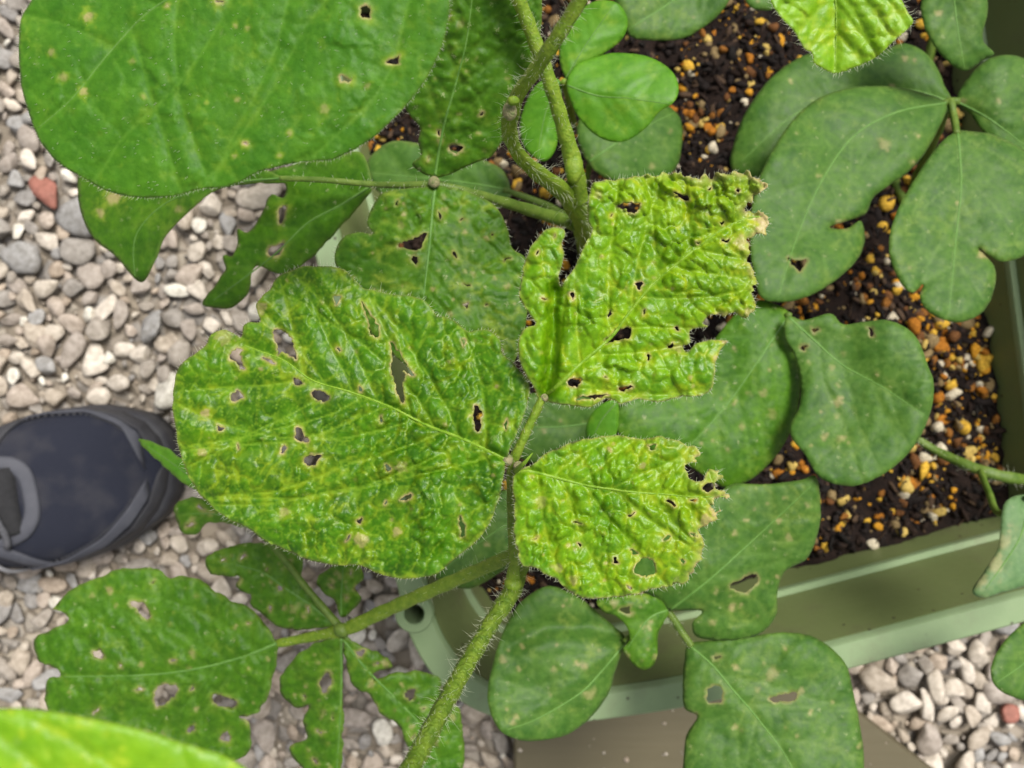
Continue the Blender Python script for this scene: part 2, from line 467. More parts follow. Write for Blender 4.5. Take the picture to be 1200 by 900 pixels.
    top = Wn(V2, d)
    # vertex normals, for the lower side
    fn = np.cross(top[F[:, 1]] - top[F[:, 0]], top[F[:, 2]] - top[F[:, 0]])
    vn = np.zeros_like(top)
    for k in range(3): np.add.at(vn, F[:, k], fn)
    vn /= np.linalg.norm(vn, axis=1, keepdims=True) + 1e-12
    bot = top - vn * thick
    n = len(top)
    ed = np.concatenate([F[:, [0, 1]], F[:, [1, 2]], F[:, [2, 0]]])
    key = ed[:, 0] * (n + 1) + ed[:, 1]; rkey = ed[:, 1] * (n + 1) + ed[:, 0]
    bnd = ed[~np.isin(key, rkey)]
    wall = np.concatenate([np.c_[bnd[:, 1], bnd[:, 0], bnd[:, 0] + n], np.c_[bnd[:, 1], bnd[:, 0] + n, bnd[:, 1] + n]])
    faces = np.concatenate([F, F[:, ::-1] + n, wall])
    me = np_mesh(name, np.r_[top, bot] - off, faces, M[mat], {'vein': np.r_[vein, vein], 'yel': np.r_[y, y], 'nec': np.r_[nec, nec]})
    o = link(name, me, plant)
    if rib:
        mp = catmull(midrib, 5.0)
        dd = field(mp)[0]
        tt = np.linspace(1, 0.25, len(mp))
        pts = Wn(mp, dd + 0.35 * rib_w * tt * dd / FPX)
        tube_world('midrib', pts, rib_w * tt * dd / FPX, M[rib_mat], o, off, sides=8)
    if hair or surf_hair:
        r3 = np.random.default_rng(seed + 500)
        B = []; D = []; Ln = []
        if hair:
            ring = np.concatenate([out])
            nx = nrm
            k = np.repeat(np.arange(len(ring)), max(1, int(hair)))
            k = k[r3.random(len(k)) < (hair if hair < 1 else 1)]
            j2 = (k + 1) % len(ring); u = r3.random(len(k))[:, None]
            q = ring[k] * (1 - u) + ring[j2] * u
            dq = field(q - nx[k] * 0.6)[0]
            b3 = Wn(q - nx[k] * 0.6, dq)
            tang = np.c_[-nx[k][:, 1], nx[k][:, 0]]
            d2 = nx[k] + tang * r3.normal(0.35, 0.35, len(k))[:, None]
            d3 = np.c_[d2[:, 0], -d2[:, 1], r3.uniform(-0.1, 0.9, len(k))]
            B.append(b3); D.append(d3); Ln.append(r3.uniform(0.35, 1.1, len(k)) * hair_len * dq / FPX)
        if surf_hair:
            q = np.c_[r3.uniform(lo[0], hi[0], surf_hair * 2), r3.uniform(lo[1], hi[1], surf_hair * 2)]
            q = q[inside(out, q)]
            for hh in hs_: q = q[~inside(hh, q)]
            dq = field(q)[0]
            d3 = np.c_[np.tile([ax[0], -ax[1]], (len(q), 1)) * 0.9 + r3.normal(0, 0.3, (len(q), 2)), r3.uniform(0.15, 0.6, len(q))]
            B.append(Wn(q, dq)); D.append(d3); Ln.append(r3.uniform(0.3, 0.9, len(q)) * hair_len * 0.8 * dq / FPX)
        B = np.concatenate(B); D = np.concatenate(D); Ln = np.concatenate(Ln)
        dq = CAM_H - B[:, 2]
        hair_mesh(B, D, Ln, 0.22 * dq / FPX, r3.normal(0, 1, B.shape), off, 'leaf_hair', o)
    return o

def tube_world(name, pts, rad, mat, parent, off, sides=10, rough=0.0, seed=0, smooth=True):
    pts = np.asarray(pts, float); rad = np.asarray(rad, float) * np.ones(len(pts))
    tg = np.gradient(pts, axis=0); tg /= np.linalg.norm(tg, axis=1, keepdims=True) + 1e-12
    ref = np.array([0.12, 0.21, 0.97])
    a = np.cross(tg, ref); bad = np.linalg.norm(a, axis=1) < 0.15
    a[bad] = np.cross(tg[bad], np.array([1.0, 0.1, 0.05]))
    for i in range(1, len(a)):
        if a[i] @ a[i - 1] < 0: a[i] = -a[i]
    a /= np.linalg.norm(a, axis=1, keepdims=True); b = np.cross(tg, a)
    V = []
    rr = np.random.default_rng(seed)
    rid = 1 + rough * rr.normal(0, 1, sides)
    for k in range(sides):
        an = 2 * math.pi * k / sides
        V.append(pts + (a * math.cos(an) + b * math.sin(an)) * (rad * rid[k])[:, None])
    V = np.stack(V, 1)                                          # n x sides x 3
    n = len(pts); V = V.reshape(-1, 3)
    i = np.arange(n - 1)[:, None] * sides; k = np.arange(sides)[None]; k2 = (k + 1) % sides
    F = np.stack([i + k, i + k2, i + sides + k2, i + sides + k], -1).reshape(-1, 4)
    c0, c1 = len(V), len(V) + 1
    V = np.r_[V, pts[:1], pts[-1:]]
    kk = np.arange(sides)
    caps = np.concatenate([np.c_[np.full(sides, c0), (kk + 1) % sides, kk], np.c_[np.full(sides, c1), (n - 1) * sides + kk, (n - 1) * sides + (kk + 1) % sides]])
    F = np.concatenate([np.c_[F[:, :3]], F[:, [0, 2, 3]], caps])
    return link(name, np_mesh(name, V - off, F, mat, smooth=smooth), parent)

def stem(plant, name, pts, mat='stem', hairs=0, hlen=10.0, sides=14, rough=0.06, seed=1, hrad=0.21):
    """pts: (px, py, d, radius px)"""
    q = catmull(pts, 4.0)
    w = np.stack([W(*r[:3]) for r in q]); rad = q[:, 3] * q[:, 2] / FPX
    # even out doubled points
    keep = np.r_[True, np.linalg.norm(np.diff(w, axis=0), axis=1) > 1e-5]; w = w[keep]; rad = rad[keep]; q = q[keep]
    rad = rad * (1 + 0.05 * np.sin(np.arange(len(rad)) * 0.9 + seed))
    off = np.array(plant.location)
    o = tube_world(name, w, rad, M[mat], plant, off, sides, rough, seed)
    if hairs:
        r3 = np.random.default_rng(seed + 900)
        k = r3.integers(0, len(w) - 1, hairs); u = r3.random(hairs)[:, None]
        c = w[k] * (1 - u) + w[k + 1] * u
        tg = w[np.minimum(k + 1, len(w) - 1)] - w[k]; tg /= np.linalg.norm(tg, axis=1, keepdims=True)
        v = r3.normal(0, 1, (hairs, 3)); v -= tg * np.sum(v * tg, 1, keepdims=True); v /= np.linalg.norm(v, axis=1, keepdims=True)
        b = c + v * rad[k][:, None] * 0.92
        dr = v + tg * r3.normal(-0.25, 0.4, hairs)[:, None]
        ln = (0.25 + 1.2 * r3.random(hairs)**1.6) * hlen * q[k, 2] / FPX
        hair_mesh(b, dr, ln, hrad * q[k, 2] / FPX, r3.normal(0, 1, b.shape), off, 'stem_hair', o)
    return o

def joint(plant, px, py, d, r, seed=0, mat='joint', name='leaf_joint', elong=(1, 1)):
    off = np.array(plant.location)
    V, F = pebble_shape(2, seed, 0.12, 0)
    V = V * np.array([elong[0], elong[1], 1.0]) * r * d / FPX + W(px, py, d) - off
    return link(name, np_mesh(name, V, F, M[mat]), plant)

# ------------------------------------------------------------------ stones
_ico = {}
def ico(sub):
    if sub not in _ico:
        import bmesh
        bm = bmesh.new(); bmesh.ops.create_icosphere(bm, subdivisions=sub, radius=1.0)
        _ico[sub] = (np.array([v.co[:] for v in bm.verts]), np.array([[v.index for v in f.verts] for f in bm.faces]))
        bm.free()
    return _ico[sub]

def pebble_shape(sub, seed, lump=0.14, cuts=5):
    v, f = ico(sub); v = v.copy()
    r = np.random.default_rng(seed + 4242)
    s = np.ones(len(v))
    for k in range(4):
        n = r.normal(0, 1, 3); n /= np.linalg.norm(n)
        s += lump * math.copysign(1, r.normal()) * np.cos(v @ n * r.uniform(1.2, 2.8) + r.uniform(0, 6)) * 0.5
    v = v * s[:, None]
    for k in range(cuts):                                       # worn flats
        n = r.normal(0, 1, 3); n /= np.linalg.norm(n); c = r.uniform(0.48, 0.9)
        e = v @ n - c; v -= np.where(e > 0, e * 0.9, 0)[:, None] * n
    return v, f

def rot_rand(r, flat=0.35):
    return np.array(Euler((r.normal(0, flat), r.normal(0, flat), r.uniform(0, 6.283))).to_matrix())

def stone_mat(name, stops, rough=0.7, scale=300.0, vary=0.35, bump=0.35, dirt=(0.55, 0.5, 0.42), spec=0.3):
    m, N, L = mat_new(name)
    out = N.new('ShaderNodeOutputMaterial'); p = N.new('ShaderNodeBsdfPrincipled')
    a = attr(N, 'rnd')
    c = ramp(N, L, a.outputs['Fac'], stops, 'CONSTANT')
    tc = N.new('ShaderNodeTexCoord')
    n1 = node(N, 'ShaderNodeTexNoise', Scale=scale, Detail=5.0, Roughness=0.65); L.new(tc.outputs['Object'], n1.inputs['Vector'])
    f = ramp(N, L, n1.outputs[0], [(0.3, tuple(1 - vary * (1 - x) - vary * 0.3 for x in dirt)), (0.66, (1 + vary * 0.4,) * 3)])
    c = mixc(N, L, 1.0, c, f, 'MULTIPLY')
    L.new(c, p.inputs['Base Color']); p.inputs['Roughness'].default_value = rough; p.inputs['Specular IOR Level'].default_value = spec
    b = node(N, 'ShaderNodeBump', Strength=bump, Distance=0.0008)
    n2 = node(N, 'ShaderNodeTexNoise', Scale=scale * 3, Detail=4.0); L.new(tc.outputs['Object'], n2.inputs['Vector']); L.new(n2.outputs[0], b.inputs['Height'])
    L.new(b.outputs[0], p.inputs['Normal'])
    L.new(p.outputs[0], out.inputs['Surface'])
    return m

# ================================================================== SETTING: ground
def ground_material():
    m, N, L = mat_new('gravel_ground')
    out = N.new('ShaderNodeOutputMaterial'); p = N.new('ShaderNodeBsdfPrincipled')
    tc = N.new('ShaderNodeTexCoord')
    vo = node(N, 'ShaderNodeTexVoronoi', Scale=75.0); L.new(tc.outputs['Object'], vo.inputs['Vector'])
    ve = node(N, 'ShaderNodeTexVoronoi', Scale=75.0, feature='DISTANCE_TO_EDGE'); L.new(tc.outputs['Object'], ve.inputs['Vector'])
    sep = N.new('ShaderNodeSeparateColor'); L.new(vo.outputs['Color'], sep.inputs[0])
    c = ramp(N, L, sep.outputs[0], [(0.0, (0.20, 0.17, 0.13)), (0.35, (0.30, 0.25, 0.19)), (0.7, (0.24, 0.22, 0.20)), (1.0, (0.38, 0.33, 0.26))])
    g = ramp(N, L, ve.outputs['Distance'], [(0.0, (0, 0, 0)), (0.12, (1, 1, 1))])
    c = mixc(N, L, g, (0.20, 0.165, 0.125), c)
    L.new(c, p.inputs['Base Color']); p.inputs['Roughness'].default_value = 0.85
    b = node(N, 'ShaderNodeBump', Strength=0.8, Distance=0.006); L.new(ramp(N, L, ve.outputs['Distance'], [(0.0, (0, 0, 0)), (0.4, (1, 1, 1))]), b.inputs['Height'])
    L.new(b.outputs[0], p.inputs['Normal']); L.new(p.outputs[0], out.inputs['Surface'])
    return m

S = 60.0
ground = link('ground', np_mesh('ground', [(-S, -S, 0), (S, -S, 0), (S, S, 0), (-S, S, 0)], [(0, 1, 2, 3)], ground_material(), smooth=False))
tag(ground, 'beige and grey pebble gravel covering the ground', None, None, 'structure')

# planter rim, outer edge, in photograph pixels at the rim's height
RIM_D = 0.42
RIM_PX = [(466, 690), (476, 735), (497, 778), (528, 814), (570, 838), (625, 849), (690, 846), (800, 830), (900, 808), (997, 784), (1173, 737),
          (1320, 696), (1356, 668), (1366, 620), (1356, 500), (1330, 300), (1298, 50), (1262, -200), (1235, -262), (1170, -280), (800, -230), (500, -170),
          (330, -138), (292, -105), (288, -50), (318, 110), (350, 225), (390, 385), (432, 560)]
rim = catmull(RIM_PX, 9.0, True)
rimW = np.c_[(rim[:, 0] - 600) * RIM_D / FPX, (450 - rim[:, 1]) * RIM_D / FPX]
_n = np.roll(rimW, -1, 0) - np.roll(rimW, 1, 0); _n = np.c_[-_n[:, 1], _n[:, 0]]; _n /= np.linalg.norm(_n, axis=1, keepdims=True)
_ar = 0.5 * np.sum(rimW[:, 0] * np.roll(rimW[:, 1], -1) - np.roll(rimW[:, 0], -1) * rimW[:, 1])
if _ar < 0: _n = -_n                                            # inward
for _ in range(12): _n = (_n + np.roll(_n, 1, 0) + np.roll(_n, -1, 0)) / 3
_n /= np.linalg.norm(_n, axis=1, keepdims=True)
RIM_Z = CAM_H - RIM_D

def ring_mesh(name, profile, mat, off, smooth_deg=35):
    """sweep a closed profile of (inward offset, z) round the planter"""
    m = len(rimW); k = len(profile)
    V = np.concatenate([np.c_[rimW + _n * o, np.full(m, z)] for o, z in profile]) - off
    F = []
    for j in range(k):
        j2 = (j + 1) % k
        i = np.arange(m); i2 = (i + 1) % m
        F.append(np.c_[j * m + i, j * m + i2, j2 * m + i2, j2 * m + i])
    F = np.concatenate(F)
    me = np_mesh(name, V, F, mat)
    import bmesh
    bm = bmesh.new(); bm.from_mesh(me); bmesh.ops.recalc_face_normals(bm, faces=bm.faces)
    for e in bm.edges:
        if len(e.link_faces) == 2 and e.calc_face_angle(0) > R(smooth_deg): e.smooth = False
    bm.to_mesh(me); bm.free()
    return me

# ================================================================== pebbles
def shoe_outline():
    return [(-20, 505), (17, 503), (58, 487), (101, 477), (139, 474), (162, 478), (185, 490), (199, 501), (208, 524), (208, 550), (203, 573), (185, 603), (162, 627), (130, 647), (95, 660), (58, 666), (-20, 668)]
M['pebble'] = stone_mat('pebble_stone', [(0.0, (0.393, 0.337, 0.274)), (0.13, (0.313, 0.277, 0.238)), (0.25, (0.479, 0.424, 0.356)), (0.36, (0.262, 0.239, 0.214)), (0.45, (0.373, 0.304, 0.239)),
                                        (0.54, (0.328, 0.285, 0.248)), (0.64, (0.542, 0.486, 0.418)), (0.75, (0.249, 0.235, 0.222)), (0.80, (0.393, 0.332, 0.279)), (0.89, (0.604, 0.574, 0.504)), (0.955, (0.298, 0.289, 0.279)), (0.985, (0.300, 0.125, 0.095))], vary=0.5, scale=220)

def build_gravel():
    r = np.random.default_rng(11)
    X0, X1, Y0, Y1 = -0.62, 0.62, -0.50, 0.50
    cells = {}; items = []
    cs = 0.02
    def place(x, y, rad, z, k):
        ci, cj = int(x // cs), int(y // cs); 
        for a in range(ci - 2, ci + 3):
            for b in range(cj - 2, cj + 3):
                for (ox, oy, orad) in cells.get((a, b), ()):
                    if (ox - x)**2 + (oy - y)**2 < (k * (orad + rad))**2: return False
        cells.setdefault((ci, cj), []).append((x, y, rad)); items.append((x, y, rad, z)); return True
    # planter footprint, no stones deep under it
    foot = rimW + _n * 0.06
    special = [(48, 224, 0.013, 0.99), (92, 248, 0.018, 0.96), (15, 300, 0.017, 0.96), (172, 380, 0.014, 0.96), (1190, 840, 0.010, 0.99), (110, 385, .013, .2)]
    spec_rnd = {}
    for px, py, rad, col in special:
        w = W(px, py, 0.605); place(w[0], w[1], rad, 0.006, 0.5); spec_rnd[len(items) - 1] = col
    for lo_, hi_, tries, k in ((0.0085, 0.0130, 2300, 0.66), (0.0062, 0.0085, 9000, 0.64), (0.0042, 0.0062, 16000, 0.66), (0.0028, 0.0042, 14000, 0.70), (0.0014, 0.0026, 18000, 0.85)):
        xs = r.uniform(X0, X1, tries); ys = r.uniform(Y0, Y1, tries); rs = r.uniform(lo_, hi_, tries)
        inn = inside(foot, np.c_[xs, ys])
        for x, y, q, i_ in zip(xs, ys, rs, inn):
            if not i_: place(x, y, q, q * r.uniform(0.2, 0.6) + r.uniform(0, 0.0025) + (0.002 if q < 0.0042 else 0), k)
    # stray grit on the board
    dB = CAM_H - 0.034; bw = np.c_[(BOARD_PX[:, 0] - 600) * dB / FPX, (450 - BOARD_PX[:, 1]) * dB / FPX]
    for k in range(420):
        x, y = r.uniform(bw[:, 0].min(), bw[:, 0].max()), r.uniform(bw[:, 1].min(), bw[:, 1].max())
        if inside(bw, np.array([[x, y]]))[0] and r.random() < 0.4: q = 0.0005 + 0.0022 * r.random()**3; items.append((x, y, q, 0.034))
    n0 = len(items)
    A = np.array(items)
    pxs = 600 + A[:, 0] * FPX / (CAM_H - A[:, 3]); pys = 450 - A[:, 1] * FPX / (CAM_H - A[:, 3])
    pp = np.c_[pxs, pys]
    frame = (pxs > -15) & (pxs < 1215) & (pys > -15) & (pys < 915)
    vis = frame & ~inside(np.array(RIM_PX), pp) & ~inside(np.array(shoe_outline()), pp) & ~inside(BOARD_PX, pp)
    for poly in LEAF_POLYS: vis &= ~inside(poly, pp)
    order = np.argsort(-A[:, 2] * vis)
    solo = set(int(i) for i in order[:300] if vis[i])
    Vs = []; Fs = []; Rn = []; nv = 0
    for i, (x, y, rad, z) in enumerate(items):
        sub = 3 if i in solo else (2 if frame[i] and rad > 0.0027 else 1)
        v, f = pebble_shape(sub, int(i) % 97 if sub < 3 else i, 0.24, 9)
        sc = np.array([r.uniform(0.95, 1.35), r.uniform(0.72, 1.0), r.uniform(0.36, 0.58)]) * rad
        v = (v * sc) @ rot_rand(r, 0.22).T + np.array([x, y, z + rad * 0.2])
        col = spec_rnd.get(i, min(r.random(), 0.984))
        if i in solo:
            o = link('pebble', np_mesh('pebble', v, f, M['pebble'], {'rnd': np.full(len(v), col)}), ground)
        else:
            Vs.append(v); Fs.append(f + nv); Rn.append(np.full(len(v), col)); nv += len(v)
    o = link('gravel', np_mesh('gravel', np.concatenate(Vs), np.concatenate(Fs), M['pebble'], {'rnd': np.concatenate(Rn)}), ground)
    o['kind'] = 'stuff'

# ================================================================== board under the planter
BOARD_PX = np.array([(602, 600), (602, 1010), (1225, 1005), (940, 784), (820, 600)], float)
def build_board():
    m, N, L = mat_new('board_brown')
    out = N.new('ShaderNodeOutputMaterial'); p = N.new('ShaderNodeBsdfPrincipled')
    tc = N.new('ShaderNodeTexCoord'); mp = N.new('ShaderNodeMapping'); mp.inputs['Scale'].default_value = (6, 60, 60)
    L.new(tc.outputs['Object'], mp.inputs['Vector'])
    n1 = node(N, 'ShaderNodeTexNoise', Scale=3.0, Detail=6.0, Roughness=0.6); L.new(mp.outputs[0], n1.inputs['Vector'])
    c = ramp(N, L, n1.outputs[0], [(0.2, (0.088, 0.073, 0.036)), (0.8, (0.102, 0.085, 0.044))])
    L.new(c, p.inputs['Base Color']); p.inputs['Roughness'].default_value = 0.6
    b = node(N, 'ShaderNodeBump', Strength=0.25, Distance=0.001); L.new(n1.outputs[0], b.inputs['Height']); L.new(b.outputs[0], p.inputs['Normal'])
    L.new(p.outputs[0], out.inputs['Surface'])
    d = CAM_H - 0.034
    q = np.c_[(BOARD_PX[:, 0] - 600) * d / FPX, (450 - BOARD_PX[:, 1]) * d / FPX]
    n = len(q); ctr = q.mean(0); qi = ctr + (q - ctr) * 0.988
    V = np.concatenate([np.c_[q, np.full(n, 0.002)], np.c_[q, np.full(n, 0.031)], np.c_[qi, np.full(n, 0.034)]])
    base = np.array([ctr[0], ctr[1], 0.0])
    F = [tuple(2 * n + i for i in range(n)), tuple(reversed(range(n)))]
    for j in (0, 1):
        F += [(j * n + i, j * n + (i + 1) % n, (j + 1) * n + (i + 1) % n, (j + 1) * n + i) for i in range(n)]
    me = np_mesh('board', V - base, F, m, smooth=False)
    import bmesh
    bm = bmesh.new(); bm.from_mesh(me); bmesh.ops.recalc_face_normals(bm, faces=bm.faces); bm.to_mesh(me); bm.free()
    o = link('board', me); o.location = base
    tag(o, 'flat brown board lying on the gravel under the front of the green planter', 'board')
build_board()

# ================================================================== planter
M['planter'] = simple_mat('planter_green_plastic', (0.185, 0.265, 0.130), 0.42, (0.22, 0.295, 0.155), 45, 0.18, bscale=500, spec=0.5)
M['planter_in'] = simple_mat('planter_inner_plastic_shaded', (0.110, 0.142, 0.040), 0.5, (0.130, 0.160, 0.050), 35, 0.15, bscale=500, spec=0.4)  # same plastic, darkened in colour for walls that face less sky
def planter_mat(name, col, col2, rough, dirt):
    m, N, L = mat_new(name)
    out = N.new('ShaderNodeOutputMaterial'); p = N.new('ShaderNodeBsdfPrincipled'); tc = N.new('ShaderNodeTexCoord')
    n1 = node(N, 'ShaderNodeTexNoise', Scale=30.0, Detail=6.0, Roughness=0.65); L.new(tc.outputs['Object'], n1.inputs['Vector'])
    n2 = node(N, 'ShaderNodeTexNoise', Scale=260.0, Detail=5.0, Roughness=0.7); L.new(tc.outputs['Object'], n2.inputs['Vector'])
    vo = node(N, 'ShaderNodeTexVoronoi', Scale=190.0); L.new(tc.outputs['Object'], vo.inputs['Vector'])
    sc_ = N.new('ShaderNodeSeparateColor'); L.new(vo.outputs['Color'], sc_.inputs[0])
    c = mixc(N, L, ramp(N, L, n1.outputs[0], [(0.3, (0, 0, 0)), (0.7, (1, 1, 1))]), col, col2)
    smear = ramp(N, L, n1.outputs[0], [(0.52, (0, 0, 0)), (0.72, (dirt,) * 3)])
    c = mixc(N, L, math_(N, L, 'MULTIPLY', smear, n2.outputs[0]), c, (0.10, 0.085, 0.05))
    spk = math_(N, L, 'MULTIPLY', ramp(N, L, vo.outputs['Distance'], [(0.12, (1, 1, 1)), (0.22, (0, 0, 0))]), ramp(N, L, sc_.outputs[1], [(0.86, (0, 0, 0)), (0.9, (1, 1, 1))]))
    c = mixc(N, L, math_(N, L, 'MULTIPLY', spk, dirt), c, (0.035, 0.022, 0.014))
    L.new(c, p.inputs['Base Color']); p.inputs['Specular IOR Level'].default_value = 0.4
    rr = N.new('ShaderNodeMapRange'); rr.inputs[3].default_value = rough - 0.08; rr.inputs[4].default_value = rough + 0.2; L.new(n2.outputs[0], rr.inputs[0]); L.new(rr.outputs[0], p.inputs['Roughness'])
    b = node(N, 'ShaderNodeBump', Strength=0.15, Distance=0.001); L.new(n2.outputs[0], b.inputs['Height']); L.new(b.outputs[0], p.inputs['Normal'])
    L.new(p.outputs[0], out.inputs['Surface'])
    return m
M['planter'] = planter_mat('planter_green_plastic_worn', (0.185, 0.265, 0.130), (0.22, 0.295, 0.155), 0.42, 0.7)
M['planter_in'] = planter_mat('planter_inner_plastic_shaded_soiled', (0.122, 0.155, 0.052), (0.142, 0.175, 0.064), 0.5, 0.9)  # shade of the inner walls put into the base colour, soil dirt over it
pl_base = np.array([*(rimW.mean(0)), 0.0])
planter = empty('planter', pl_base, 'pale green plastic planter with stepped rim holding dark potting soil', 'planter')
z = RIM_Z
me = ring_mesh('rim', [(0.0, z - 0.012), (0.0, z - 0.001), (0.001, z), (0.0125, z), (0.0135, z - 0.001), (0.0145, z - 0.006), (0.004, z - 0.006), (0.003, z - 0.012)], M['planter'], pl_base)
rim_o = link('rim', me, planter)
link('outer_wall', ring_mesh('outer_wall', [(0.006, z - 0.0065), (0.0125, z - 0.0065), (0.0420, 0.035), (0.037, 0.035)], M['planter'], pl_base), planter)
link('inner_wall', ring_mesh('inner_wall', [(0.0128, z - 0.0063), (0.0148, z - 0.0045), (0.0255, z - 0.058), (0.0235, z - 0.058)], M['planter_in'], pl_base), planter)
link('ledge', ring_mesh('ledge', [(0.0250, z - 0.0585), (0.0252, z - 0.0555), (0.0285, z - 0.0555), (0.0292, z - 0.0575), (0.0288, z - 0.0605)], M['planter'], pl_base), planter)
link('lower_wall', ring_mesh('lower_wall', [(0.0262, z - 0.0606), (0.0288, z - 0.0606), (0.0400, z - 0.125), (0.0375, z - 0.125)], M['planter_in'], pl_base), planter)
# floor of the planter
fl = rimW + _n * 0.0375
fm = np_mesh('floor_plate', np.c_[fl, np.full(len(fl), 0.037)] - pl_base, [tuple(range(len(fl)))], M['planter_in'], smooth=False)
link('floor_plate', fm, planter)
# corner lug with a round hole
def corner_lug():
    import bmesh
    c = W(485, 720, RIM_D - 0.0015)
    seg = 40; V = []; F = []
    prof = [(0.0002, -0.0360), (0.0044, -0.0355), (0.0050, -0.0006), (0.0056, 0.0), (0.0088, 0.0), (0.0094, -0.0008), (0.0096, -0.0060), (0.0060, -0.0380), (0.0002, -0.0380)]
    for rr, zz in prof:
        for k in range(seg):
            a = 2 * math.pi * k / seg; V.append((c[0] + rr * math.cos(a), c[1] + rr * math.sin(a), c[2] + zz))
    k_ = len(prof)
    for j in range(k_):
        j2 = (j + 1) % k_
        for k in range(seg): F.append((j * seg + k, j * seg + (k + 1) % seg, j2 * seg + (k + 1) % seg, j2 * seg + k))
    me = np_mesh('corner_lug', np.array(V) - pl_base, F, M['planter'])
    bm = bmesh.new(); bm.from_mesh(me); bmesh.ops.recalc_face_normals(bm, faces=bm.faces)
    for e in bm.edges:
        if e.calc_face_angle(0) > R(40): e.smooth = False
    bm.to_mesh(me); bm.free()
    link('corner_lug', me, planter)
    # bore the same hole through rim and walls
    bm = bmesh.new(); bmesh.ops.create_cone(bm, cap_ends=True, segments=40, radius1=0.0056, radius2=0.0056, depth=0.09)
    cm = bpy.data.meshes.new('bore'); bm.to_mesh(cm); bm.free()
    cut = link('bore', cm); cut.location = (c[0], c[1], c[2])
    bpy.context.view_layer.update()
    for o in list(planter.children):
        if o.name.split('.')[0] in ('rim', 'outer_wall', 'inner_wall'):
            md = o.modifiers.new('bore', 'BOOLEAN'); md.operation = 'DIFFERENCE'; md.object = cut; md.solver = 'EXACT'
            dg = bpy.context.evaluated_depsgraph_get()
            nm = bpy.data.meshes.new_from_object(o.evaluated_get(dg)); nm.name = o.name
            o.modifiers.clear(); o.data = nm
    bpy.data.objects.remove(cut); bpy.data.meshes.remove(cm)
corner_lug()

# ================================================================== potting soil
SOIL_Z = z - 0.080
M['soil'] = simple_mat('potting_soil', (0.005, 0.003, 0.0025), 0.95, (0.017, 0.009, 0.006), 160, 0.9, bscale=420, spec=0.25)
M['granule'] = stone_mat('soil_granule', [(0.0, (0.52, 0.25, 0.020)), (0.16, (0.34, 0.13, 0.014)), (0.26, (0.56, 0.34, 0.040)), (0.40, (0.23, 0.095, 0.018)), (0.50, (0.50, 0.36, 0.10)), (0.62, (0.13, 0.055, 0.018)), (0.74, (0.54, 0.48, 0.36)), (0.84, (0.21, 0.15, 0.07))], rough=0.85, scale=700, vary=0.7, spec=0.2)
M['bark'] = stone_mat('bark_crumb', [(0.0, (0.009, 0.005, 0.004)), (0.4, (0.020, 0.010, 0.006)), (0.7, (0.006, 0.004, 0.003)), (0.90, (0.070, 0.042, 0.024))], rough=0.85, scale=500)
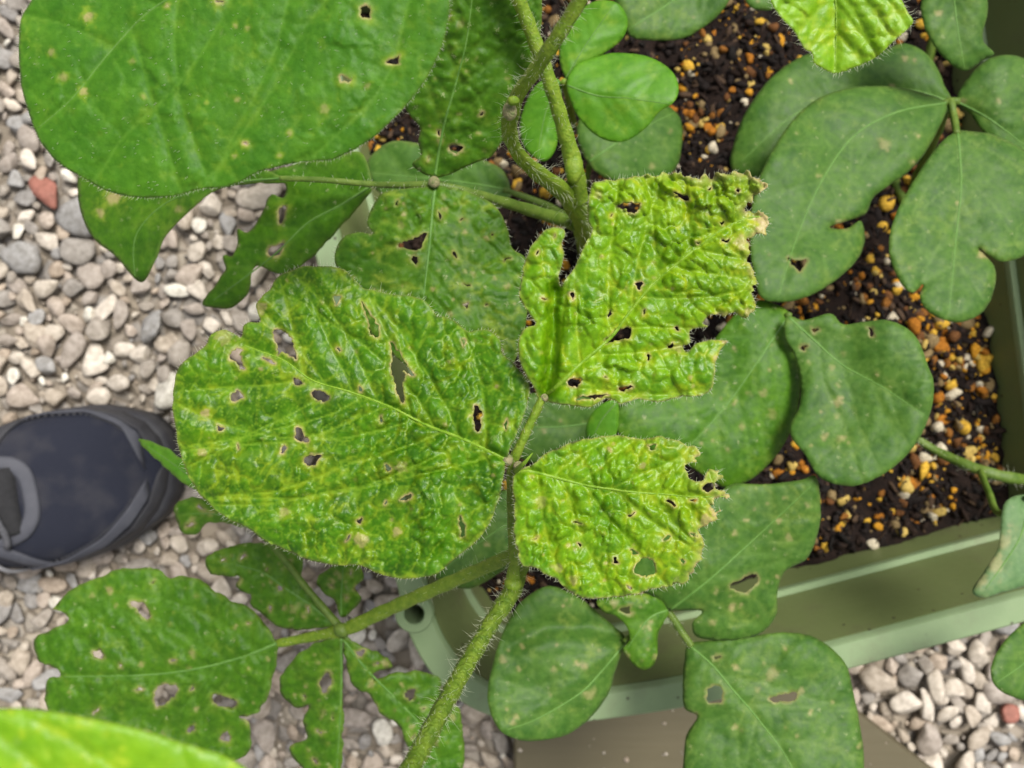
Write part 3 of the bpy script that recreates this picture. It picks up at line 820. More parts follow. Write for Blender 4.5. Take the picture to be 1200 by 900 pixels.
def build_soil():
    r = np.random.default_rng(5)
    sb = rimW + _n * 0.0302
    lo, hi = sb.min(0), sb.max(0); st = 0.0028
    gx = np.arange(lo[0], hi[0], st); gy = np.arange(lo[1], hi[1], st)
    X, Y = np.meshgrid(gx, gy); P = np.c_[X.ravel(), Y.ravel()]
    Z = SOIL_Z + (fbm(P, 0.03, 3, 3) - 0.5) * 0.016 + (fbm(P, 0.006, 9, 2) - 0.5) * 0.006
    ins = inside(sb, P).reshape(X.shape)
    idx = np.arange(X.size).reshape(X.shape)
    ok = ins[:-1, :-1] | ins[1:, 1:] | ins[1:, :-1] | ins[:-1, 1:]
    F = np.stack([idx[:-1, :-1], idx[:-1, 1:], idx[1:, 1:], idx[1:, :-1]], -1)[ok]
    V = np.c_[P, Z]
    used = np.unique(F); rm = -np.ones(len(V), int); rm[used] = np.arange(len(used))
    base = np.array([pl_base[0], pl_base[1], SOIL_Z])
    soil = link('potting_soil', np_mesh('potting_soil', V[used] - base, rm[F], M['soil']))
    soil.location = base
    tag(soil, 'dark potting soil with orange and white granules inside green planter', 'soil')
    def zat(q): return SOIL_Z + (fbm(q, 0.03, 3, 3) - 0.5) * 0.016 + (fbm(q, 0.006, 9, 2) - 0.5) * 0.006
    # granules
    inner = rimW + _n * 0.034
    n = 15000
    q = np.c_[r.uniform(lo[0], hi[0], n), r.uniform(lo[1], hi[1], n)]; q = q[inside(inner, q)]
    d = CAM_H - SOIL_Z
    pp = np.c_[600 + q[:, 0] * FPX / d, 450 - q[:, 1] * FPX / d]
    dens = 0.17 + 1.1 * sstep(1010, 1150, pp[:, 0]) * sstep(180, 300, pp[:, 1]) * (1 - sstep(500, 580, pp[:, 1])) + 0.5 * sstep(0.5, 0.7, fbm(q, 0.04, 71, 2)) \
        + 0.35 * np.exp(-((pp[:, 0] - 980) / 70)**2 - ((pp[:, 1] - 330) / 40)**2)
    keep = r.random(len(q)) < dens; q = q[keep]; pp = pp[keep]
    rad = (0.0008 + 0.0036 * r.random(len(q))**2.4) * (1 + 0.25 * sstep(980, 1120, pp[:, 0]))
    z0 = zat(q)
    vis = (pp[:, 0] > -10) & (pp[:, 0] < 1210) & (pp[:, 1] > -10) & (pp[:, 1] < 910)
    for poly in LEAF_POLYS: vis &= ~inside(poly, pp)
    order = np.argsort(-rad * vis); solo = set(int(i) for i in order[:300] if vis[i])
    Vs = []; Fs = []; Rn = []; nv = 0
    for i in range(len(q)):
        v, f = pebble_shape(2 if rad[i] > 0.0013 else 1, i % 61, 0.36, 8)
        v = (v * np.array([r.uniform(0.85, 1.35), r.uniform(0.7, 1.0), r.uniform(0.65, 0.95)]) * rad[i]) @ rot_rand(r, 0.5).T + np.array([q[i, 0], q[i, 1], z0[i] + rad[i] * r.uniform(-0.35, 0.3)]) - base
        col = r.random()
        if i in solo: link('granule', np_mesh('granule', v, f, M['granule'], {'rnd': np.full(len(v), col)}), soil)
        else: Vs.append(v); Fs.append(f + nv); Rn.append(np.full(len(v), col)); nv += len(v)
    o = link('granules', np_mesh('granules', np.concatenate(Vs), np.concatenate(Fs), M['granule'], {'rnd': np.concatenate(Rn)}), soil); o['kind'] = 'stuff'
    Vs = []; Fs = []; Rn = []; nv = 0
    n = 9000; q = np.c_[r.uniform(lo[0], hi[0], n), r.uniform(lo[1], hi[1], n)]; q = q[inside(inner, q)]; z0 = zat(q)
    for i in range(len(q)):
        v, f = pebble_shape(1, 200 + i % 41, 0.25, 6)
        s = r.uniform(0.0012, 0.004)
        v = (v * np.array([r.uniform(0.8, 2.4), r.uniform(0.35, 0.9), r.uniform(0.3, 0.7)]) * s) @ rot_rand(r, 0.6).T + np.array([q[i, 0], q[i, 1], z0[i] + s * 0.2]) - base
        Vs.append(v); Fs.append(f + nv); Rn.append(np.full(len(v), r.random())); nv += len(v)
    # fine root fibres and straw
    for i in range(260):
        c_ = np.array([r.uniform(lo[0], hi[0]), r.uniform(lo[1], hi[1])])
        if not inside(inner, c_[None])[0]: continue
        a_ = r.uniform(0, 6.28); pts = []
        for k in range(7):
            pts.append((c_[0], c_[1], zat(c_[None])[0] + 0.0016)); a_ += r.normal(0, 0.35); c_ = c_ + np.array([math.cos(a_), math.sin(a_)]) * r.uniform(0.0008, 0.0026)
        pts = np.array(pts); sd_ = np.array([-math.sin(a_), math.cos(a_), 0]) * r.uniform(0.00012, 0.0004); up_ = np.array([0, 0, 0.0004])
        v = np.concatenate([pts - sd_, pts + sd_, pts + up_]) - base; f = []
        for k in range(6):
            for u_, w_ in ((0, 14), (14, 7), (7, 0)): f += [(u_ + k, w_ + k, w_ + k + 1), (u_ + k, w_ + k + 1, u_ + k + 1)]
        Vs.append(v); Fs.append(np.array(f) + nv); Rn.append(np.full(len(v), 0.95)); nv += len(v)
    o = link('bark_crumbs', np_mesh('bark_crumbs', np.concatenate(Vs), np.concatenate(Fs), M['bark'], {'rnd': np.concatenate(Rn)}), soil); o['kind'] = 'stuff'

# ================================================================== PLANTS
SOIL_D = CAM_H - SOIL_Z
DK = dict(spacing=3.8, cell=17, blister=0.13, veinh=0.6, sec_h=0.45, scars=3, halo=0.35, wave=13, wave_size=90, npairs=5, vein_s=0.55, tert=0.42, edge_roll=1.8, yel=0.14, edge_nec=0.05, rag=0.5, vang=48, rib_w=1.7, hole_nec=0.5)
DKU = DK
def soil_at(px, py):
    return W(px, py, SOIL_D)

# ---------------------------------------------------------------- the diseased plant in the middle
plant = empty('soybean_plant', soil_at(640, 600), 'hairy-stemmed soybean plant in the middle with puckered, yellow-mottled, holed leaves', 'plant', 'soybean plants in the planter')
HL = dict(hair=0.8, hair_len=6.5, rib_mat='rib')
leaf(plant, 'hero',
     [(592, 548), (597, 528), (607, 505), (616, 482), (620, 466), (620, 448), (612, 438), (600, 424), (589, 414), (587, 402), (580, 392), (568, 386), (554, 388), (548, 388), (538, 380), (524, 372), (512, 370), (508, 364), (498, 353),
      (484, 347), (466, 345), (452, 343), (436, 339), (426, 338), (418, 330), (406, 318), (392, 313), (372, 312), (354, 312), (340, 317), (328, 322), (320, 332), (316, 340), (308, 346), (300, 357), (302, 366), (305, 377),
      (292, 377), (285, 382), (284, 394), (281, 396), (273, 390), (264, 386), (254, 388), (245, 394), (241, 404), (230, 414), (218, 421), (210, 430), (205, 444), (203, 460), (202, 480), (206, 506), (210, 526), (218, 552),
      (230, 574), (246, 592), (266, 608), (288, 618), (308, 632), (332, 644), (356, 654), (378, 660), (400, 663), (423, 663), (443, 672), (470, 678), (493, 677), (513, 672), (533, 655), (550, 642), (567, 625), (577, 606), (586, 580), (589, 562)],
     [(592, 538), (544, 515), (502, 499), (460, 478), (413, 460), (367, 446), (334, 423), (306, 412), (284, 404)],
     (0.226, 0.236),
     holes=[[(320, 389), (328, 386), (340, 394), (345, 408), (348, 421), (338, 416), (331, 413), (324, 416), (326, 409)],
            [(365, 460), (372, 458), (386, 464), (380, 470), (369, 468)], [(345, 445), (350, 444), (356, 450), (346, 451)],
            [(308, 418), (316, 421), (323, 427), (316, 426)], [(270, 413), (283, 409), (281, 418), (287, 434), (282, 432), (276, 423), (271, 423)],
            [(392, 347), (399, 346), (396, 355), (393, 357)], [(423, 355), (430, 362), (438, 374), (445, 384), (442, 396), (434, 390), (433, 380), (429, 368)],
            [(458, 400), (466, 412), (476, 426), (479, 433), (486, 438), (480, 439), (471, 434), (474, 440), (472, 452), (473, 472), (467, 464), (462, 448), (457, 430), (460, 420)],
            [(540, 399), (545, 398), (543, 406)], [(347, 502), (354, 503), (355, 510), (362, 517), (352, 517), (346, 513)],
            [(357, 538), (366, 534), (376, 533), (372, 541), (364, 546), (359, 545)], [(556, 476), (564, 485), (562, 504), (556, 503)],
            [(468, 586), (476, 580), (482, 580), (479, 584)], [(271, 463), (279, 458), (284, 466), (274, 470)], [(590, 497), (594, 492), (592, 503)], [(420, 453), (425, 456), (421, 458)], [(254, 498), (263, 502), (258, 505)], [(452, 545), (458, 549), (455, 553)], [(539, 606), (546, 622), (541, 628)], [(418, 610), (424, 606), (422, 614)]],
     spacing=2.35, fold=0.002, curl=0.006, sag=-0.003, pillow=4.5, fine=1.15, cell=24, blister=0.85, veinh=0.6, wave=8, wave_size=110, npairs=8, vang=50, vein_w=0.9, vein_s=0.75, tert=0.7,
     tears=8, scars=26, sec_h=0.6, yel=0.28, yel_tip=0.05, marks=[(262, 394, 14, 0.35), (305, 362, 8, 0.5), (240, 485, 6, 0.7), (258, 500, 5, 0.7), (366, 540, 9, .6), (330, 395, 8, .4), (424, 633, 10, 0.5), (465, 622, 7, 0.6), (236, 530, 6, 0.5), (333, 600, 7, .4), (470, 548, 8, .3)],
     edge_nec=0.25, seed=3, rib_w=2.5, bl_grad=(1.35, 0.6), rag=1.0, vein_bend=0.5, surf_hair=0, **HL)
leaf(plant, 'hero2',
     [(630, 466), (627, 457), (617, 441), (607, 416), (608, 395), (617, 383), (627, 379), (613, 357), (608, 345), (611, 326), (616, 304), (624, 286), (641, 269), (659, 267), (663, 276), (658, 286), (661, 301), (655, 323), (657, 336),
      (666, 323), (675, 311), (684, 289), (694, 270), (689, 261), (689, 239), (692, 220), (697, 213), (719, 211), (725, 210), (747, 206), (778, 203), (800, 203), (818, 206), (840, 202), (865, 200), (884, 203), (895, 216), (890, 227), (877, 239), (874, 247),
      (890, 248), (898, 258), (898, 272), (884, 277), (874, 281), (879, 295), (884, 311), (886, 329), (880, 345), (885, 360), (874, 370), (859, 367), (849, 371), (842, 368), (831, 370), (824, 379), (829, 384), (809, 387), (809, 401), (800, 406), (806, 413),
      (818, 401), (852, 399), (845, 410), (838, 426), (837, 441), (831, 458), (815, 465), (796, 465), (775, 471), (747, 468), (728, 473), (719, 470), (709, 467), (691, 477), (653, 473), (639, 470)],
     [(634, 466), (647, 458), (684, 423), (716, 395), (737, 367), (762, 336), (787, 314), (815, 292), (846, 269), (874, 256), (892, 254)],
     (0.222, 0.214),
     holes=[[(723, 241), (734, 237), (750, 239), (745, 250), (730, 245)], [(790, 225), (806, 230), (807, 234), (801, 235), (795, 230)], [(745, 332), (754, 332), (748, 340)],
            [(709, 401), (722, 387), (739, 385), (737, 396), (722, 399)], [(666, 444), (680, 443), (677, 452), (667, 451)], [(725, 455), (743, 452), (734, 458)], [(674, 467), (697, 463), (714, 463), (691, 468)], [(667, 345), (673, 343), (672, 351)],
            [(861, 223), (867, 221), (864, 226)], [(846, 282), (855, 280), (852, 284)], [(782, 405), (790, 402), (787, 408)], [(790, 384), (795, 383), (796, 387)], [(844, 262), (849, 260), (847, 264)]],
     spacing=2.1, fold=-0.004, curl=0.006, pillow=3.5, fine=1.0, cell=19, blister=1.0, veinh=0.9, wave=7, wave_size=80, npairs=6, vang=46, vein_w=1.0, vein_s=0.6, tert=0.4,
     tears=16, scars=18, rag_tip=5.0, nec_tip=0.9, yel=0.25, yel_tip=0.25, marks=[(896, 258, 12, 0.9), (893, 268, 8, 0.8), (868, 285, 9, 0.6), (883, 320, 8, 0.5), (877, 366, 7, 0.6), (845, 370, 8, .6), (850, 400, 5, .8), (795, 408, 7, .4), (838, 420, 4, .7), (700, 228, 6, .35), (660, 290, 4, .5)],
     edge_nec=0.45, seed=14, rib_w=3.0, rag=1.4, edge_roll=1.3, bl_grad=(0.7, 1.25),
     creases=[([(650, 340), (648, 380), (645, 430), (638, 462)], 24, 8)], **HL)
leaf(plant, 'hero2',
     [(602, 556), (611, 550), (622, 546), (641, 530), (663, 521), (678, 516), (700, 512), (728, 510), (753, 515), (772, 511), (796, 518), (818, 529), (818, 541), (809, 541), (804, 552), (818, 560), (828, 552), (842, 548), (848, 557), (843, 565),
      (854, 577), (852, 586), (838, 585), (831, 592), (837, 602), (844, 596), (840, 610), (828, 620), (824, 634), (823, 652), (809, 676), (790, 686), (759, 692), (740, 697), (716, 700), (685, 701), (666, 692), (653, 680), (638, 673), (628, 666), (611, 662), (607, 645), (602, 627), (603, 596), (600, 574)],
     [(603, 554), (619, 552), (653, 560), (684, 568), (716, 573), (747, 577), (778, 579), (809, 582), (838, 582), (851, 582)],
     (0.228, 0.222),
     holes=[[(742, 670), (750, 656), (754, 653), (765, 658), (767, 672), (759, 675)], [(739, 643), (744, 645), (747, 650), (743, 650)], [(824, 571), (834, 565), (835, 572), (828, 577)], [(782, 586), (792, 589), (792, 595), (785, 592)],
            [(807, 624), (818, 627), (818, 630)], [(759, 522), (770, 522), (764, 529)], [(809, 585), (818, 586), (813, 589)], [(678, 637), (682, 639), (680, 641)], [(796, 656), (803, 658), (800, 661)]],
     spacing=2.1, fold=0.010, curl=-0.004, pillow=3.5, fine=1.0, cell=18, blister=1.0, veinh=0.9, wave=6, wave_size=80, npairs=6, vang=48, vein_w=1.0, vein_s=0.6, tert=0.45,
     tears=14, scars=18, rag_tip=5.0, nec_tip=0.9, yel=0.22, yel_tip=0.22, marks=[(852, 584, 8, 0.9), (840, 600, 9, 0.85), (828, 612, 10, 0.7), (817, 536, 7, .7), (845, 552, 5, .6), (634, 588, 8, 0.3), (672, 680, 7, .45), (655, 665, 6, .4), (753, 545, 4, .5)],
     edge_nec=0.5, seed=25, rib_w=2.6, rag=1.4, edge_roll=1.3, bl_grad=(1.0, 1.0), **HL)
stem(plant, 'petiole', [(636, 466, 0.224, 5.0), (622, 495, 0.226, 5.5), (608, 525, 0.228, 6), (600, 545, 0.231, 6.0), (599, 575, 0.236, 5.5), (600, 620, 0.243, 5.5), (602, 660, 0.248, 6.5), (600, 690, 0.252, 10)], 'stem', 260, 8, seed=4)
joint(plant, 595, 539, 0.2255, 6.5, 3); joint(plant, 606, 546, 0.2265, 6, 9); joint(plant, 638, 466, 0.2235, 5, 5)
# stipule tufts by the lower right leaflet
tube_world('stipule', [W(604, 552, 0.226), W(616, 541, 0.221), W(624, 531, 0.219)], np.array([3.2, 2.2, 0.5]) * 0.226 / FPX, M['rib'], plant, np.array(plant.location), 8)
stem(plant, 'main_stem', [(430, 985, 0.165, 13), (478, 905, 0.19, 11.5), (510, 845, 0.205, 11), (540, 790, 0.22, 10), (575, 730, 0.238, 9.5), (600, 692, 0.252, 10.5), (606, 672, 0.275, 10), (612, 655, 0.33, 11), (625, 630, 0.42, 9), (638, 602, SOIL_D + 0.01, 9)], 'stem_olive', 1200, 11, sides=22, rough=0.11, seed=6, hrad=0.19)
joint(plant, 601, 684, 0.2495, 10.5, 12, 'stem', 'node', (1.0, 0.9))
stem(plant, 'petiole', [(602, 650, 0.285, 8), (560, 668, 0.30, 8), (500, 694, 0.318, 8), (450, 716, 0.335, 8), (405, 737, 0.349, 8), (365, 746, 0.358, 6), (325, 754, 0.364, 5)], 'stem', 250, 6, seed=8)
joint(plant, 400, 738, 0.347, 9, 21, 'stem_dark', 'leaf_joint')

LL = dict(spacing=3.6, vein_s=0.45, tert=0.35, yel=0.16, hole_nec=0.55, edge_nec=0.15, rag=2.6, blister=0.6, cell=18, veinh=0.8, sec_h=0.6, scars=18, tears=12, halo=0.5, rib_mat='rib_dark')
leaf(plant, 'mid', [(324, 753), (310, 730), (293, 713), (260, 697), (233, 680), (213, 673), (200, 678), (190, 670), (167, 666), (140, 667), (113, 677), (90, 687), (67, 707), (60, 715), (73, 717), (80, 728), (57, 740), (42, 747), (40, 763), (50, 777), (67, 783), (70, 793), (55, 797), (53, 820), (60, 840), (75, 870), (130, 895), (210, 905), (267, 895), (283, 888), (293, 877), (295, 863), (290, 847), (280, 840), (300, 837), (313, 817), (320, 790), (326, 767)],
     [(324, 754), (283, 770), (233, 783), (183, 790), (127, 792), (75, 793)], (0.362, 0.365), holes=[[(152, 706), (167, 707), (175, 717), (173, 727), (163, 718)], [(110, 763), (118, 763), (120, 770), (112, 770)], [(182, 813), (190, 803), (208, 805), (200, 820), (183, 828)], [(252, 813), (277, 822), (275, 828), (253, 825)], [(258, 865), (266, 858), (268, 868)]],
     fold=0.01, wave=5, npairs=6, marks=[(129, 692, 5, .5), (62, 716, 5, .4), (225, 767, 5, .4), (290, 845, 5, .5), (108, 697, 4, .3)], seed=31, rib_w=2.2, **LL)
leaf(plant, 'mid', [(394, 733), (387, 723), (370, 703), (353, 683), (353, 653), (323, 638), (293, 636), (263, 642), (243, 653), (240, 663), (247, 672), (263, 675), (280, 677), (277, 687), (293, 697), (293, 707), (310, 723), (323, 733), (350, 737), (383, 735)],
     [(393, 733), (365, 710), (335, 690), (305, 670), (255, 658)], (0.352, 0.36), fold=0.015, wave=4, npairs=4, marks=[(280, 682, 4, .5), (345, 715, 5, .3)], seed=32, rib_w=1.8, **LL)
leaf(plant, 'mid', [(400, 722), (395, 708), (380, 695), (372, 681), (385, 666), (405, 655), (422, 662), (425, 680), (415, 688), (424, 700), (415, 715)],
     [(400, 722), (400, 700), (402, 665)], (0.349, 0.345), fold=0.01, npairs=3, marks=[(418, 690, 5, .5)], seed=33, rib_w=1.5, **LL)
leaf(plant, 'mid', [(401, 748), (380, 750), (350, 765), (330, 790), (328, 810), (345, 828), (362, 826), (355, 845), (360, 865), (340, 875), (350, 895), (370, 915), (397, 915), (402, 860), (401, 800)],
     [(400, 748), (400, 800), (398, 850), (394, 912)], (0.350, 0.365), fold=0.02, npairs=5, marks=[(385, 790, 6, .4), (340, 872, 5, .4)], holes=[[(375, 798), (384, 790), (387, 800), (378, 812)]], seed=34, rib_w=2.0, **LL)
leaf(plant, 'mid', [(402, 748), (425, 758), (450, 768), (460, 780), (445, 785), (437, 795), (460, 790), (490, 786), (515, 795), (520, 820), (540, 835), (543, 900), (520, 930), (490, 915), (480, 880), (465, 850), (447, 838), (432, 815), (412, 800)],
     [(402, 749), (430, 785), (465, 820), (500, 860), (520, 915)], (0.350, 0.358), fold=0.012, npairs=5, marks=[(452, 778, 6, .5), (435, 800, 5, .5), (440, 830, 5, .5), (530, 840, 5, .4)], holes=[[(474, 812), (486, 807), (481, 822)], [(417, 765), (426, 760), (424, 770)]], seed=35, rib_w=1.8, **LL)
leaf(plant, 'mid', [(203, 603), (207, 590), (225, 583), (250, 588), (275, 600), (300, 622), (270, 614), (245, 613), (236, 618), (228, 627), (213, 622)],
     [(298, 620), (255, 603), (208, 603)], (0.345, 0.365), npairs=3, seed=36, rib_w=1.3, **LL)
leaf(plant, 'pale', [(162, 516), (190, 522), (210, 535), (232, 548), (250, 580), (215, 567), (190, 545)], [(245, 575), (205, 545), (164, 517)], (0.34, 0.36), npairs=3, seed=37, rib_w=1.3, **LL)
stem(plant, 'petiole', [(400, 737, 0.35, 5), (360, 690, 0.352, 4), (320, 640, 0.352, 4), (290, 612, 0.35, 4), (248, 578, 0.342, 3)], 'stem_dark', 0, seed=12)
leaf(plant, 'near', [(-60, 862), (-20, 836), (0, 830), (50, 832), (100, 840), (160, 853), (213, 870), (267, 887), (300, 915), (310, 965), (260, 1050), (100, 1100), (-80, 1080), (-130, 960)],
     [(330, 1000), (230, 965), (120, 955), (0, 965), (-110, 985)], (0.118, 0.112), spacing=5, cell=40, blister=0.3, veinh=0.9, wave=8, wave_size=130, npairs=6, vein_s=0.5, yel=0.4, seed=38, rib_w=3, hair=0.6, hair_len=14, edge_roll=2.0)
stem(plant, 'petiole', [(335, 1003, 0.117, 9), (380, 1010, 0.14, 11), (432, 984, 0.165, 12)], 'stem', 300, 14, seed=13)

# ---------------------------------------------------------------- plant in the upper left
plant2 = empty('soybean_plant', soil_at(690, 310), 'soybean plant with one huge smooth mid-green leaf overhanging the gravel and a bent hairy stem', 'plant', 'soybean plants in the planter')
leaf(plant2, 'big', [(37, 0), (25, 20), (22, 47), (23, 83), (27, 110), (37, 143), (50, 170), (70, 192), (97, 208), (123, 223), (150, 230), (180, 232), (213, 228), (233, 222), (260, 220), (283, 213), (300, 203), (320, 197), (353, 190), (387, 188), (405, 180), (420, 173), (443, 157), (467, 133), (490, 107), (507, 80), (517, 57), (525, 27), (527, 0), (520, -40), (495, -85), (440, -130), (350, -165), (250, -170), (150, -140), (80, -90), (50, -35)],
     [(520, -70), (430, -60), (330, -45), (250, -25), (180, 10), (130, 60), (85, 115), (45, 150)], (0.178, 0.19), holes=[[(423, 8), (433, 9), (432, 20), (424, 18)], [(453, 72), (460, 69), (468, 65), (465, 75)], [(398, 89), (412, 95), (400, 95)], [(252, 0), (262, 1), (256, 4)], [(285, 166), (290, 167), (287, 170)]],
     scars=8, sec_h=0.7, spacing=3.1, fold=0.002, curl=0.02, cell=34, pillow=1.8, blister=0.30, veinh=1.0, wave=8, wave_size=130, npairs=6, vang=62, vein_w=1.1, vein_s=0.6, tert=0.4, yel=0.10, edge_nec=0.1,
     marks=[(103, 20, 6, .65), (60, 61, 4, .4), (75, 90, 5, .4), (97, 108, 5, .6), (256, 2, 6, .4), (277, 117, 3, .4), (287, 168, 4, .5), (340, 156, 4, .4), (380, 128, 6, .3), (430, 100, 4, .3), (155, 72, 3, .3), (275, 183, 3, .4), (290, 33, 3, .3)],
     seed=51, rib_w=2.2, hair=1.0, hair_len=6.0, surf_hair=260, rib_mat='rib_dark', vein_bend=0.15)
stem(plant2, 'petiole', [(522, -71, 0.178, 6), (560, -80, 0.175, 7), (640, -70, 0.17, 7), (700, -30, 0.190, 7)], 'stem', 200, 10, seed=22)
leaf(plant2, 'mid', [(509, 208), (493, 202), (483, 192), (493, 182), (490, 167), (492, 150), (480, 135), (468, 110), (478, 40), (495, -40), (560, -85), (625, -55), (635, 0), (630, 60), (612, 105), (597, 150), (577, 182), (560, 190), (537, 200), (523, 206)],
     [(510, 206), (514, 180), (522, 140), (535, 95), (548, 40), (560, -70)], (0.295, 0.255), holes=[[(528, 173), (537, 170), (542, 175), (532, 180)], [(512, 155), (516, 152), (514, 159)]],
     spacing=3.2, fold=0.01, cell=18, blister=0.45, veinh=0.9, sec_h=0.6, scars=20, tears=4, wave=7, npairs=6, vang=40, vein_s=0.5, yel=0.15, seed=52, rib_w=2.0, hair=0.5, hair_len=6, marks=[(515, 165, 4, .4), (540, 28, 5, .25)])
leaf(plant2, 'mid', [(510, 218), (450, 225), (435, 245), (430, 262), (437, 274), (418, 272), (400, 280), (392, 305), (405, 330), (430, 385), (480, 430), (540, 455), (590, 440), (612, 400), (619, 350), (618, 306), (600, 290), (595, 268), (580, 241), (550, 225), (530, 219)],
     [(510, 219), (507, 245), (503, 290), (497, 345), (492, 430)], (0.298, 0.292), holes=[[(467, 287), (484, 280), (500, 272), (496, 284), (490, 292), (478, 292)], [(436, 268), (447, 260), (449, 266), (440, 276)], [(543, 355), (550, 356), (547, 361)], [(482, 300), (490, 301), (487, 310)], [(513, 248), (518, 252), (515, 258)]],
     spacing=3.0, fold=0.008, cell=18, blister=0.65, veinh=0.9, sec_h=0.7, scars=40, tears=20, wave=7, npairs=6, vang=48, vein_s=0.5, yel=0.4, seed=53, rib_w=2.4, hair=0.5, hair_len=6, marks=[(470, 265, 6, .25), (520, 245, 5, .4)], hole_nec=0.5)
joint(plant2, 509, 213, 0.296, 7, 31)
leaf(plant2, 'mid', [(436, 216), (430, 190), (420, 178), (380, 184), (340, 194), (300, 207), (310, 216), (334, 215), (332, 232), (318, 228), (302, 258), (290, 272), (278, 268), (277, 288), (272, 300), (262, 300), (263, 318), (237, 355), (255, 361), (275, 359), (290, 345), (300, 313), (330, 321), (360, 307), (382, 284), (410, 255), (434, 226)],
     [(436, 217), (400, 240), (360, 262), (320, 300), (250, 352)], (0.315, 0.345), holes=[[(318, 290), (332, 286), (326, 300), (313, 298)], [(326, 246), (334, 240), (333, 256), (327, 262)]],
     spacing=3.4, fold=0.03, cell=24, blister=0.2, veinh=0.8, wave=6, npairs=5, vein_s=0.4, yel=0.1, seed=54, rib_w=1.8, rag=1.5)
leaf(plant2, 'mid', [(330, 208), (290, 190), (230, 160), (150, 150), (105, 175), (91, 208), (95, 250), (110, 280), (135, 300), (165, 331), (182, 305), (195, 275), (225, 245), (255, 222), (300, 215)],
     [(330, 209), (270, 215), (200, 235), (160, 275), (158, 325)], (0.31, 0.34), spacing=4, fold=0.03, cell=28, blister=0.12, veinh=0.5, wave=6, npairs=5, vein_s=0.3, yel=0.1, seed=55, rib_w=1.5, marks=[(134, 230, 9, .75), (118, 250, 6, .6), (210, 245, 4, .4)])
stem(plant2, 'petiole', [(328, 209, 0.311, 3), (380, 211, 0.309, 3.2), (436, 216, 0.308, 3.5), (470, 217, 0.302, 3.8), (512, 217, 0.299, 4.5), (560, 228, 0.305, 5), (620, 246, 0.33, 7), (672, 262, 0.36, 8)], 'stem_dark', 160, 6, seed=23)
stem(plant2, 'main_stem', [(730, -70, 0.185, 8), (700, -30, 0.19, 8), (652, 45, 0.20, 8.5), (624, 86, 0.21, 8.5), (608, 108, 0.217, 8), (600, 128, 0.224, 10), (597, 152, 0.236, 9), (608, 180, 0.25, 7.5), (632, 203, 0.27, 9), (660, 224, 0.295, 10), (679, 250, 0.33, 12), (683, 275, 0.40, 10), (688, 305, SOIL_D + 0.01, 8)], 'stem', 900, 12, sides=20, rough=0.09, seed=24, hrad=0.19)
joint(plant2, 597, 131, 0.217, 9, 41, 'joint', 'node', (1.0, 1.1))
joint(plant2, 602, 118, 0.213, 7.5, 42, 'stem', 'node', (1.1, 0.8))
stem(plant2, 'side_stem', [(590, -60, 0.25, 8), (605, -8, 0.258, 8), (625, 45, 0.266, 8), (645, 100, 0.274, 8), (660, 150, 0.283, 8.5), (672, 195, 0.292, 10), (679, 235, 0.305, 10)], 'stem', 500, 8, seed=25)
joint(plant2, 672, 196, 0.289, 11, 44, 'stem', 'node', (0.9, 1.6))
leaf(plant2, 'near', [(903, 0), (913, 17), (933, 40), (943, 57), (952, 63), (953, 73), (963, 80), (980, 86), (1007, 77), (1030, 65), (1053, 43), (1070, 27), (1063, 13), (1057, 0), (1035, -55), (965, -80), (905, -45)],
     [(975, -75), (978, -20), (980, 30), (978, 82)], (0.20, 0.205), spacing=2.6, fold=-0.01, cell=24, blister=0.5, veinh=1.0, wave=5, npairs=5, vang=45, vein_s=0.6, tert=0.3, yel=0.35, seed=56, rib_w=2.0, hair=1.0, hair_len=11, rib_mat='rib', marks=[(945, 55, 5, .25)])
stem(plant2, 'petiole', [(975, -76, 0.20, 5), (900, -105, 0.185, 6), (800, -105, 0.175, 7), (730, -70, 0.185, 7)], 'stem', 0, seed=26)
leaf(plant2, 'dark', [(430, 190), (458, 166), (500, 170), (560, 185), (592, 203), (594, 240), (540, 246), (470, 240), (437, 218)], [(592, 222), (530, 212), (436, 203)], (0.39, 0.40), spacing=5, npairs=4, blister=0.05, yel=0.0, seed=57)
stem(plant2, 'petiole', [(590, 222, 0.39, 3), (640, 240, 0.39, 4), (680, 262, 0.38, 4)], 'stem_dark', 0, seed=27)

# ---------------------------------------------------------------- small seedling with rounded leaflets
plant3 = empty('soybean_seedling', soil_at(672, 150), 'small seedling with three rounded pale green leaflets beside the bent hairy stem', 'plant')
PL = dict(spacing=3.4, cell=30, blister=0.06, veinh=0.5, wave=4, wave_size=70, npairs=5, vein_s=0.3, tert=0.15, yel=0.25, edge_nec=0.0, rag=0.3)
leaf(plant3, 'pale', [(664, 100), (675, 76), (700, 66), (722, 62), (755, 65), (783, 79), (795, 99), (791, 118), (772, 132), (757, 150), (731, 166), (702, 161), (677, 136)], [(665, 100), (700, 112), (735, 115), (785, 122)], (0.335, 0.33), fold=0.01, seed=61, rib_w=1.2, **PL)
leaf(plant3, 'pale', [(664, 92), (655, 60), (668, 25), (693, 3), (720, 2), (735, 20), (731, 43), (709, 62), (680, 78)], [(663, 92), (685, 55), (718, 8)], (0.34, 0.335), fold=0.01, seed=62, rib_w=1.2, **PL)
leaf(plant3, 'pale', [(658, 97), (640, 92), (622, 108), (609, 145), (616, 175), (638, 189), (652, 172), (655, 140)], [(657, 98), (640, 130), (630, 183)], (0.34, 0.345), fold=0.01, seed=63, rib_w=1.2, **PL)
stem(plant3, 'main_stem', [(661, 96, 0.338, 4), (664, 105, 0.37, 4), (668, 125, 0.43, 4), (672, 150, SOIL_D + 0.01, 4)], 'stem', 0, seed=31)

